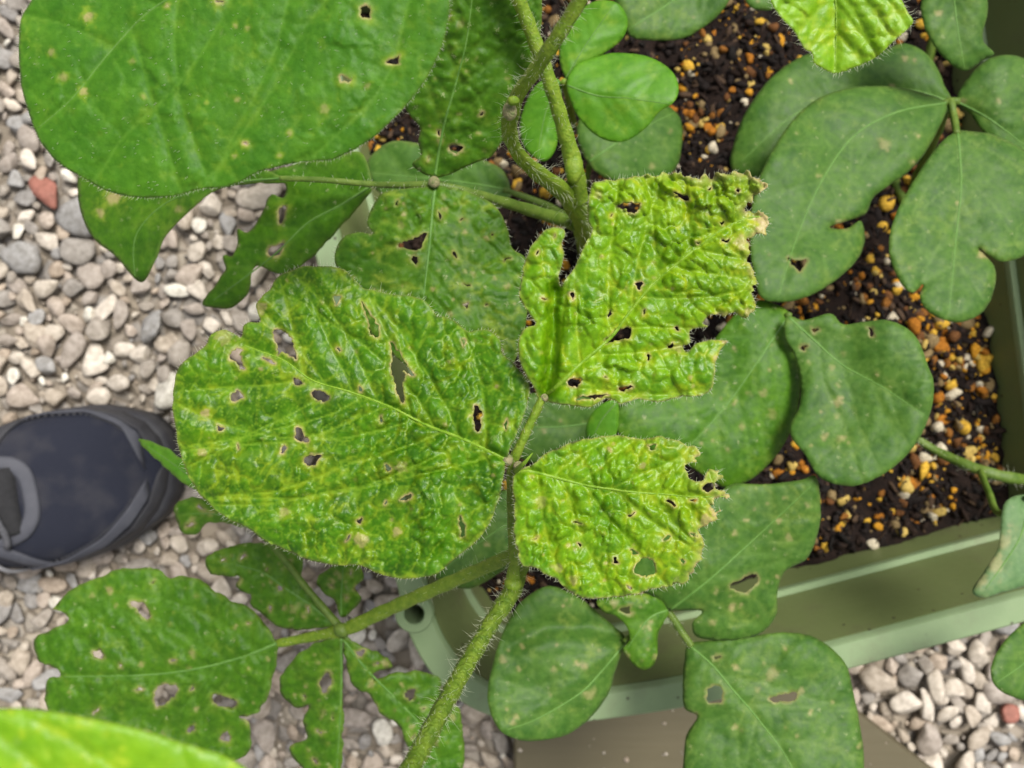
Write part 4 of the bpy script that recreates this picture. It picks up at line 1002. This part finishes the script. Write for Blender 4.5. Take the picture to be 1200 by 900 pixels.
# ---------------------------------------------------------------- broad dull plant on the right
plant4 = empty('soybean_plant', soil_at(1060, 240), 'soybean plant on the right with broad smooth dull dark green leaves over the soil', 'plant', 'soybean plants in the planter')
leaf(plant4, 'dark', [(1115, 119), (1107, 100), (1097, 77), (1080, 58), (1057, 51), (1033, 58), (990, 55), (947, 63), (917, 80), (893, 103), (873, 133), (860, 167), (856, 193), (870, 215), (920, 220), (990, 210), (1060, 180), (1100, 145)],
     [(1115, 120), (1060, 105), (990, 110), (930, 135), (868, 190)], (0.392, 0.405), fold=0.01, seed=71, marks=[(1060, 67, 4, .5), (1072, 71, 3, .5), (927, 95, 3, .5), (1045, 104, 5, .4), (1065, 108, 4, .4)], **DK)
leaf(plant4, 'dark', [(1109, 122), (1098, 155), (1080, 185), (1060, 205), (1025, 230), (1015, 250), (995, 258), (972, 266), (992, 268), (1009, 259), (1013, 285), (1000, 310), (970, 335), (940, 350), (910, 354), (890, 346), (880, 300), (880, 250), (893, 200), (918, 155), (948, 122), (990, 104), (1035, 101), (1080, 108)],
     [(1108, 121), (1050, 132), (1000, 160), (963, 212), (935, 275), (912, 348)], (0.378, 0.352), fold=0.008, curl=0.01, holes=[[(922, 302), (934, 305), (945, 304), (936, 317)]], seed=72, marks=[(985, 262, 8, .35), (1036, 168, 8, .35), (935, 309, 6, .4), (1070, 190, 4, .5), (1075, 160, 3, .5), (960, 205, 3, .4)], **DK)
leaf(plant4, 'dark', [(1121, 154), (1100, 170), (1075, 205), (1052, 245), (1042, 280), (1045, 310), (1058, 335), (1070, 343), (1082, 333), (1078, 350), (1090, 367), (1120, 378), (1150, 367), (1165, 340), (1165, 312), (1146, 291), (1172, 306), (1200, 300), (1225, 280), (1232, 225), (1208, 182), (1165, 158), (1140, 154)],
     [(1122, 155), (1126, 215), (1120, 280), (1112, 368)], (0.372, 0.352), fold=-0.006, seed=73, marks=[(1151, 297, 6, .6), (1078, 342, 4, .5)], **{**DK, 'vein_s': 0.75})
leaf(plant4, 'dark', [(1121, 119), (1128, 100), (1147, 77), (1167, 66), (1193, 66), (1222, 82), (1240, 140), (1225, 200), (1200, 215), (1175, 190), (1157, 163), (1137, 134)], [(1121, 119), (1160, 140), (1225, 190)], (0.392, 0.385), seed=74, marks=[(1170, 118, 4, .4), (1128, 118, 4, .4)], **DK)
leaf(plant4, 'dark', [(1080, 0), (1083, 30), (1097, 57), (1117, 77), (1133, 83), (1150, 72), (1165, 63), (1153, 50), (1152, 37), (1157, 17), (1157, 0), (1140, -40), (1100, -45)], [(1115, -40), (1120, 20), (1130, 80)], (0.35, 0.36), seed=75, marks=[(1100, 15, 4, .5)], **DK)
stem(plant4, 'petiole', [(1115, -40, 0.35, 4), (1120, -70, 0.38, 4), (1115, -60, 0.44, 5), (1090, 60, 0.49, 5), (1062, 235, SOIL_D, 5)], 'stem_dark', 0, seed=33)
stem(plant4, 'petiole', [(1104, 122, 0.384, 4), (1114, 119, 0.388, 5), (1124, 119, 0.388, 4)], 'stem_dark', 0, seed=34)
stem(plant4, 'petiole', [(1121, 157, 0.372, 4), (1117, 135, 0.383, 4), (1112, 120, 0.39, 5), (1100, 150, 0.44, 5), (1062, 238, SOIL_D + 0.01, 6)], 'stem_dark', 0, seed=35)
leaf(plant4, 'dark', [(700, -35), (720, 0), (736, 40), (760, 47), (800, 45), (830, 28), (850, 8), (855, -12), (800, -55)], [(840, -40), (790, 0), (735, 35)], (0.37, 0.37), seed=76, **DK)
leaf(plant4, 'dark', [(868, -20), (876, 5), (890, 12), (908, 9), (918, -18), (890, -35)], [(893, -34), (892, 10)], (0.40, 0.40), seed=77, **DK)
stem(plant4, 'petiole', [(838, -38, 0.37, 4), (893, -35, 0.40, 4), (960, 20, 0.46, 5), (1060, 238, SOIL_D, 5)], 'stem_dark', 0, seed=36)
leaf(plant2, 'dark', [(676, 150), (692, 195), (735, 217), (785, 205), (799, 172), (795, 135), (760, 115), (700, 118)], [(690, 190), (735, 160), (790, 132)], (0.41, 0.42), seed=78, **DKU)
stem(plant2, 'petiole', [(692, 189, 0.41, 3), (686, 220, 0.44, 4), (686, 270, 0.47, 5), (690, 305, SOIL_D, 5)], 'stem_dark', 0, seed=37)

# ---------------------------------------------------------------- plant in front of it, two broad round leaves
plant5 = empty('soybean_plant', soil_at(905, 430), 'soybean plant right of the puckered leaves with two broad rounded green leaflets', 'plant', 'soybean plants in the planter')
D2 = {**DK, 'blister': 0.2, 'cell': 20, 'vein_s': 0.6, 'scars': 16}
leaf(plant5, 'mid', [(925, 368), (908, 356), (888, 352), (860, 370), (835, 400), (800, 440), (760, 458), (723, 469), (719, 495), (735, 518), (770, 530), (810, 548), (833, 563), (853, 572), (883, 560), (907, 537), (923, 513), (933, 487), (938, 450), (935, 420), (923, 400)],
     [(924, 370), (890, 420), (855, 470), (810, 520), (790, 530)], (0.36, 0.352), fold=0.008, seed=81, marks=[(895, 460, 5, .35), (870, 500, 4, .4), (905, 485, 6, .25)], **D2)
leaf(plant5, 'dark', [(922, 371), (943, 375), (973, 367), (988, 380), (1013, 377), (1040, 375), (1063, 385), (1077, 400), (1087, 427), (1094, 447), (1093, 473), (1083, 503), (1063, 533), (1033, 557), (1003, 569), (977, 567), (958, 557), (943, 533), (928, 513), (926, 497), (936, 477), (938, 447), (930, 413), (919, 395)],
     [(924, 372), (955, 400), (987, 428), (1033, 453), (1088, 490)], (0.352, 0.332), fold=-0.006, holes=[[(938, 407), (947, 404), (942, 411)], [(952, 385), (960, 386), (953, 390)], [(1018, 384), (1024, 389), (1022, 395)]], seed=82, marks=[(982, 472, 6, .4), (966, 512, 4, .4), (975, 430, 4, .3)], **{**D2, 'vein_s': 0.75})
stem(plant5, 'main_stem', [(924, 369, 0.358, 4), (918, 372, 0.38, 5), (912, 395, 0.43, 5), (905, 428, SOIL_D + 0.01, 6)], 'stem_dark', 0, seed=41)
leaf(plant5, 'dark', [(596, 468), (640, 460), (690, 466), (716, 478), (722, 505), (690, 530), (640, 545), (600, 530), (585, 500)], [(722, 490), (660, 500), (590, 500)], (0.39, 0.385), seed=83, **DK)
leaf(plant5, 'pale', [(688, 512), (690, 490), (705, 474), (723, 470), (724, 500), (715, 520)], [(722, 472), (705, 492), (694, 515)], (0.33, 0.335), seed=84, **PL)
stem(plant5, 'petiole', [(722, 474, 0.333, 3), (760, 455, 0.38, 4), (830, 440, 0.45, 4), (903, 430, SOIL_D, 5)], 'stem_dark', 0, seed=42)
stem(plant5, 'petiole', [(720, 490, 0.39, 3), (780, 470, 0.43, 4), (900, 432, SOIL_D, 5)], 'stem_dark', 0, seed=43)

# ---------------------------------------------------------------- low plant over the near rim
plant6 = empty('soybean_plant', soil_at(775, 600), 'low soybean plant with speckled green leaves hanging over the near rim of planter', 'plant', 'soybean plants in the planter')
leaf(plant6, 'dark', [(785, 715), (768, 702), (738, 682), (735, 648), (775, 610), (820, 595), (845, 575), (860, 567), (900, 567), (940, 562), (957, 559), (962, 600), (957, 630), (945, 655), (920, 670), (911, 695), (910, 720), (895, 740), (870, 750), (835, 750), (815, 745), (811, 730), (822, 716)],
     [(786, 714), (830, 680), (880, 635), (950, 570)], (0.348, 0.338), fold=0.006, holes=[[(855, 687), (870, 678), (885, 672), (887, 682), (872, 695)]], seed=91, marks=[(885, 678, 5, .5), (912, 610, 4, .5), (860, 625, 4, .5), (925, 630, 5, .35), (858, 712, 5, .6), (875, 610, 3, .5), (835, 730, 4, .4), (910, 675, 3, .6)], **{**D2, 'yel': 0.2})
leaf(plant6, 'dark', [(807, 755), (840, 750), (880, 745), (920, 741), (950, 745), (975, 760), (992, 780), (1000, 810), (1007, 845), (1012, 880), (1012, 920), (1005, 965), (960, 1005), (880, 1012), (820, 985), (800, 930), (801, 890), (805, 860), (817, 840), (802, 830), (800, 800), (802, 775)],
     [(808, 757), (835, 780), (860, 810), (890, 845), (928, 900), (955, 990)], (0.352, 0.33), fold=0.010, holes=[[(830, 807), (845, 805), (845, 822), (830, 822)], [(902, 817), (918, 813), (932, 812), (930, 821), (907, 822)], [(836, 770), (845, 768), (840, 774)]], seed=92, marks=[(905, 790, 8, .35), (862, 852, 4, .5), (870, 855, 3, .5), (950, 835, 3, .5), (935, 862, 3, .4), (815, 838, 4, .6), (1007, 875, 3, .5), (862, 783, 3, .5), (920, 760, 3, .5)], **{**D2, 'vein_s': 0.75, 'yel': .15})
leaf(plant6, 'dark', [(733, 752), (730, 743), (703, 720), (683, 703), (663, 692), (640, 687), (613, 703), (600, 720), (587, 747), (577, 780), (571, 813), (575, 837), (587, 857), (607, 867), (633, 868), (667, 860), (693, 840), (713, 813), (721, 787)],
     [(732, 754), (706, 785), (680, 812), (630, 842), (595, 855)], (0.348, 0.335), fold=0.014, curl=-0.01, seed=93, marks=[(685, 780, 6, .4), (676, 778, 4, .5), (590, 772, 5, .4), (605, 840, 4, .4), (650, 785, 6, .3), (690, 815, 7, .35), (595, 830, 3, .4), (607, 784, 3, .4)],
     creases=[([(728, 745), (690, 735), (640, 735), (600, 755)], 10, 12)], **{**D2, 'vein_s': 0.6, 'yel': 0.25, 'blister': 0.22})
leaf(plant6, 'mid', [(783, 714), (765, 698), (735, 696), (700, 702), (703, 714), (722, 722), (735, 735), (738, 750), (730, 762), (745, 780), (757, 785), (770, 772), (772, 745), (778, 728)], [(782, 715), (760, 725), (735, 760)], (0.345, 0.345), seed=94, marks=[(735, 770, 5, .5), (720, 708, 6, .4), (768, 770, 4, .4)], holes=[[(726, 714), (738, 711), (736, 720)]], **{**D2, 'rag': 1.6, 'blister': .4, 'yel': .3})
stem(plant6, 'petiole', [(810, 757, 0.352, 4), (795, 735, 0.353, 4.2), (778, 708, 0.355, 4.5), (768, 690, 0.37, 5), (766, 665, 0.40, 5), (770, 630, 0.45, 6), (775, 600, SOIL_D + 0.01, 7)], 'stem_dark', 120, 6, seed=51)
stem(plant6, 'petiole', [(732, 753, 0.349, 4), (750, 735, 0.352, 4), (775, 708, 0.356, 4)], 'stem_dark', 0, seed=52)
leaf(plant6, 'dark', [(505, 668), (522, 605), (570, 580), (612, 575), (625, 610), (618, 645), (585, 672), (545, 690)], [(618, 600), (570, 630), (515, 670)], (0.375, 0.37), seed=95, marks=[(571, 637, 3, .5)], **DK)
stem(plant6, 'petiole', [(616, 602, 0.376, 3), (680, 590, 0.42, 4), (772, 600, SOIL_D, 5)], 'stem_dark', 0, seed=53)

# ---------------------------------------------------------------- plant at the right edge
plant7 = empty('soybean_plant', soil_at(1230, 560), 'soybean plant at the far right edge, one greyish torn leaf crossing the planter rim', 'plant', 'soybean plants in the planter')
leaf(plant7, 'under', [(1177, 590), (1172, 620), (1169, 643), (1153, 670), (1139, 693), (1153, 701), (1173, 695), (1200, 687), (1235, 665), (1250, 620), (1225, 585), (1195, 580)], [(1205, 582), (1195, 630), (1155, 690)], (0.37, 0.36), seed=96, marks=[(1165, 660, 14, .4), (1150, 680, 8, .35), (1178, 635, 10, .35)], **DK)
leaf(plant7, 'dark', [(1215, 722), (1197, 732), (1180, 748), (1165, 770), (1161, 790), (1169, 807), (1187, 817), (1203, 821), (1240, 815), (1262, 775), (1245, 735)], [(1245, 728), (1215, 765), (1168, 800)], (0.36, 0.345), seed=97, **DK)
stem(plant7, 'main_stem', [(1070, 512, 0.455, 4), (1100, 530, 0.45, 5), (1135, 546, 0.44, 6), (1165, 556, 0.435, 7), (1200, 562, 0.44, 7), (1230, 562, 0.47, 7), (1232, 560, SOIL_D + 0.01, 7)], 'stem_dark', 160, 7, seed=61)
stem(plant7, 'petiole', [(1148, 550, 0.437, 4), (1158, 575, 0.42, 4), (1172, 602, 0.40, 4), (1206, 583, 0.37, 4)], 'stem_dark', 0, seed=62)
stem(plant7, 'petiole', [(1205, 562, 0.44, 5), (1250, 620, 0.40, 4), (1262, 690, 0.375, 4), (1245, 728, 0.36, 4)], 'stem_dark', 0, seed=63)


# ================================================================== SHOE (toe of a sports shoe, the rest lies outside the frame)
M['shoe_upper'] = simple_mat('shoe_navy_mesh', (0.020, 0.024, 0.040), 0.7, (0.030, 0.034, 0.052), 60, 0.5, bscale=1400, spec=0.3)
M['shoe_dark'] = simple_mat('shoe_black_rubber', (0.030, 0.030, 0.036), 0.6, (0.046, 0.046, 0.052), 60, 0.3, bscale=600, spec=0.4)
M['shoe_grey'] = simple_mat('shoe_grey_overlay', (0.050, 0.052, 0.066), 0.7, (0.068, 0.070, 0.085), 60, 0.3, bscale=900, spec=0.4)
M['shoe_lace'] = simple_mat('shoe_lace_grey', (0.06, 0.06, 0.07), 0.85, (0.10, 0.10, 0.11), 500, 0.6, bscale=1500)
M['shoe_white'] = simple_mat('shoe_white_piping', (0.30, 0.30, 0.32), 0.5, None, 60)
M['shoe_lining'] = simple_mat('shoe_black_lining', (0.012, 0.012, 0.014), 0.9, (0.02, 0.02, 0.022), 300, 0.4)
def weave_mat():
    m, N, L = mat_new('shoe_navy_mesh_weave')
    out = N.new('ShaderNodeOutputMaterial'); p = N.new('ShaderNodeBsdfPrincipled'); tc = N.new('ShaderNodeTexCoord')
    hs2 = []
    for d_ in ('X', 'Y'):
        w = node(N, 'ShaderNodeTexWave', Scale=260.0, Distortion=0.6); w.bands_direction = d_; L.new(tc.outputs['Object'], w.inputs['Vector']); hs2.append(w.outputs['Fac'])
    hh = math_(N, L, 'MULTIPLY', hs2[0], hs2[1])
    n1 = node(N, 'ShaderNodeTexNoise', Scale=45.0, Detail=6.0); L.new(tc.outputs['Object'], n1.inputs['Vector'])
    c = mixc(N, L, hh, (0.015, 0.017, 0.028), (0.036, 0.040, 0.060))
    dust = ramp(N, L, n1.outputs[0], [(0.48, (0, 0, 0)), (0.75, (0.35, 0.35, 0.35))])
    c = mixc(N, L, dust, c, (0.09, 0.085, 0.085))
    L.new(c, p.inputs['Base Color']); p.inputs['Roughness'].default_value = 0.85; p.inputs['Specular IOR Level'].default_value = 0.2
    b = node(N, 'ShaderNodeBump', Strength=0.7, Distance=0.0008); L.new(hh, b.inputs['Height']); L.new(b.outputs[0], p.inputs['Normal'])
    L.new(p.outputs[0], out.inputs['Surface'])
    return m
M['shoe_upper'] = weave_mat()
def build_shoe():
    toe = W(207, 545, CAM_H - 0.024); base = np.array([toe[0], toe[1], 0.012])
    ang = math.atan2(32, 207)
    shoe = empty('shoe', base, 'navy blue sports shoe with grey trim, toe pointing towards the plants, on gravel', 'shoe')
    shoe.rotation_euler = (0, 0, ang)
    Ls = 0.285
    # x runs back from the toe (0) to the heel; half widths left (up in view) and right, and height of the upper
    X = np.array([0, .004, .012, .025, .045, .07, .10, .13, .16, .20, .24, .27, .281, .285])
    WL = np.array([.0, .017, .030, .041, .0490, .0520, .0510, .046, .041, .0365, .0350, .028, .016, 0]) * 0.90
    WR = np.array([.0, .017, .030, .041, .0490, .0520, .0500, .043, .037, .0350, .0345, .028, .016, 0]) * 0.98
    CY = np.array([.004, .004, .004, .003, .002, .0, -.002, -.003, -.003, -.001, 0, 0, 0, 0])
    HT = np.array([.026, .034, .040, .0455, .050, .056, .066, .078, .090, .096, .094, .092, .090, .088])
    def at(x):
        return (np.interp(x, X, WL), np.interp(x, X, WR), np.interp(x, X, CY), np.interp(x, X, HT))
    z0 = 0.022
    def surf(x, v, o=0.0):
        """v 0..1 from the lower left edge over the top to the lower right edge; o = offset outwards"""
        wl, wr, cy, h = at(x)
        a = math.pi * v
        c, s = math.cos(a), math.sin(a)
        e = 0.72
        cx = math.copysign(abs(c)**e, c); sx = abs(s)**0.62
        w = wl if c > 0 else wr
        return np.array([-x - 0.0, cy + cx * (w + o), z0 + (h - z0) * sx + o * abs(s)])
    def grid(name, xs, v0, v1, nv, mat, o=0.0, thick=None, close_in=True):
        xs = np.asarray(xs); V = []; F = []
        for i, x in enumerate(xs):
            a, b = (v0(x) if callable(v0) else v0), (v1(x) if callable(v1) else v1)
            for j in range(nv): V.append(surf(x, a + (b - a) * j / (nv - 1), o if 0 < i < len(xs) - 1 or not close_in else o * 0.3))
        n = len(xs)
        for i in range(n - 1):
            for j in range(nv - 1):
                F.append((i * nv + j, i * nv + j + 1, (i + 1) * nv + j + 1, (i + 1) * nv + j))
        me = np_mesh(name, np.array(V), F, mat)
        ob = link(name, me, shoe)
        if thick:
            md = ob.modifiers.new('thick', 'SOLIDIFY'); md.thickness = thick; md.offset = 0.0
        return ob
    fine = np.concatenate([np.linspace(0, .012, 14), np.linspace(.015, .15, 40)])
    grid('upper', fine, 0, 1, 48, M['shoe_upper'], 0.0, 0.002)
    back = np.linspace(.15, .285, 34)
    grid('collar', back, 0, lambda x: 0.5 - 0.20 * min(1, (x - .145) / .02), 20, M['shoe_upper'], 0.0, 0.004)
    grid('collar', back, lambda x: 0.5 + 0.20 * min(1, (x - .145) / .02), 1, 20, M['shoe_upper'], 0.0, 0.004)
    ins = []
    for x in np.linspace(.13, .27, 20):
        wl, wr, cy, h = at(x); ins.append((-x, cy - wr * .85, cy + wl * .85))
    V = [p for a in ins for p in ((a[0], a[1], .03), (a[0], a[2], .03))]
    link('insole', np_mesh('insole', np.array(V), [(2*i, 2*i+1, 2*i+3, 2*i+2) for i in range(len(ins)-1)], M['shoe_lining']), shoe)
    # sole: outline a little larger than the upper
    xs = np.concatenate([np.linspace(0, .01, 10), np.linspace(.013, .272, 50), np.linspace(.275, .285, 8)])
    L_ = [(-x + (0.004 if x < .02 else 0) , at(x)[2] + at(x)[0] + .004 * min(1, x / .004)) for x in xs]; R_ = [(-x + (0.004 if x < .02 else 0), at(x)[2] - at(x)[1] - .004 * min(1, x / .004)) for x in xs]
    ring = np.array(L_ + R_[::-1][1:-1]); n = len(ring); ctr = ring.mean(0)
    lev = [(0.96, 0.0), (1.0, 0.003), (1.0, 0.020), (0.985, 0.0245), (0.95, 0.0265)]
    V = np.concatenate([np.c_[ctr + (ring - ctr) * s, np.full(n, zz)] for s, zz in lev])
    F = []
    for k in range(len(lev) - 1):
        F += [(k*n+i, k*n+(i+1) % n, (k+1)*n+(i+1) % n, (k+1)*n+i) for i in range(n)]
    F += [tuple(range(n)), tuple((len(lev)-1)*n + i for i in range(n))]
    import bmesh
    me = np_mesh('sole', V, F, M['shoe_dark'])
    bm = bmesh.new(); bm.from_mesh(me); bmesh.ops.recalc_face_normals(bm, faces=bm.faces); bm.to_mesh(me); bm.free()
    link('sole', me, shoe)
    # toe guard: a grey band low round the toe, wider on the right-hand (lower in view) side
    tg = np.concatenate([np.linspace(0.0006, .012, 14), np.linspace(.014, .105, 34)])
    grid('toe_guard', tg, lambda x: 0.0, lambda x: np.interp(x, [0, .012, .03, .06, .105], [.5, .22, .12, .07, .02]), 16, M['shoe_dark'], 0.0018, 0.0015)
    grid('toe_guard', tg, lambda x: np.interp(x, [0, .012, .03, .06, .105], [.5, .76, .86, .91, .97]), lambda x: 1.0, 16, M['shoe_dark'], 0.0018, 0.0015)
    grid('toe_band', np.linspace(.010, .095, 40), lambda x: np.interp(x, [.010, .02, .04, .07, .095], [.57, .65, .76, .85, .90]), lambda x: np.interp(x, [.010, .02, .04, .07, .095], [.70, .77, .85, .905, .935]), 8, M['shoe_grey'], 0.0034, 0.0012)
    grid('toe_band', np.linspace(.010, .085, 36), lambda x: np.interp(x, [.010, .02, .04, .085], [.28, .20, .12, .06]), lambda x: np.interp(x, [.010, .02, .04, .085], [.52, .26, .16, .085]), 6, M['shoe_grey'], 0.0034, 0.0012)
    # lace stay: curved grey piece across the vamp and down both sides of the throat
    def strip(name, path, w, mat, o):
        q = catmull(np.array(path), 0.02)
        tgq = np.gradient(q, axis=0); nn = np.c_[-tgq[:, 1], tgq[:, 0]] ; V = []; m_ = 6
        for p_, t_ in zip(q, tgq):
            sx = np.array([t_[0], t_[1] * 0.14]); sx /= np.linalg.norm(sx) + 1e-9
            pn = np.array([-sx[1], sx[0] / 0.14])
            for j in range(m_):
                u = (j / (m_ - 1) - .5) * 2
                V.append(surf(p_[0] + pn[0] * w * u, p_[1] + pn[1] * w * u, o * (1 - 0.35 * abs(u)**4)))
        n_ = len(q); F = [(i*m_+j, i*m_+j+1, (i+1)*m_+j+1, (i+1)*m_+j) for i in range(n_-1) for j in range(m_-1)]
        ob = link(name, np_mesh(name, np.array(V), F, mat), shoe)
        md = ob.modifiers.new('thick', 'SOLIDIFY'); md.thickness = 0.0016; md.offset = 0
    strip('lace_stay', [(.148, .40), (.115, .375), (.091, .39), (.080, .44), (.0765, .51), (.079, .58), (.089, .64), (.112, .665), (.148, .65)], .0042, M['shoe_grey'], .0022)
    strip('side_overlay', [(.080, .99), (.083, .90), (.089, .80), (.096, .72), (.106, .66)], .0045, M['shoe_grey'], .0026)
    strip('side_overlay', [(.086, .02), (.090, .12), (.095, .24), (.100, .34), (.112, .378)], .0045, M['shoe_dark'], .0026)
    strip('piping', [(.104, .99), (.105, .90), (.106, .80), (.109, .70)], .0009, M['shoe_white'], .0036)
    # stitched seams beside the bands
    def stitches(path, o):
        q = catmull(np.array(path), 0.004)
        for k in range(0, len(q) - 1, 2):
            a_, b_ = q[k], q[k] + (q[k + 1] - q[k]) * 0.8
            tube_world('stitch', [surf(a_[0], a_[1], o), surf((a_[0] + b_[0]) / 2, (a_[1] + b_[1]) / 2, o + .0004), surf(b_[0], b_[1], o)], .0005, M['shoe_lace'], shoe, np.zeros(3), 6)
    stitches([(.020, .635), (.04, .745), (.07, .837), (.095, .888)], .0022)
    stitches([(.020, .275), (.04, .175), (.085, .098)], .0022)
    grid('tongue', np.linspace(.084, .165, 20), .42, .62, 12, M['shoe_lining'], 0.0025, 0.003)
    for k in range(5):
        x = .094 + .012 * k
        pts = [surf(x + .003 * math.sin(6 * u), .39 + .27 * u, .0052 + .003 * math.sin(math.pi * u)) for u in np.linspace(0, 1, 14)]
        tube_world('lace', pts, .0022, M['shoe_lace'], shoe, np.zeros(3), 8)
build_shoe()


build_soil()
build_gravel()
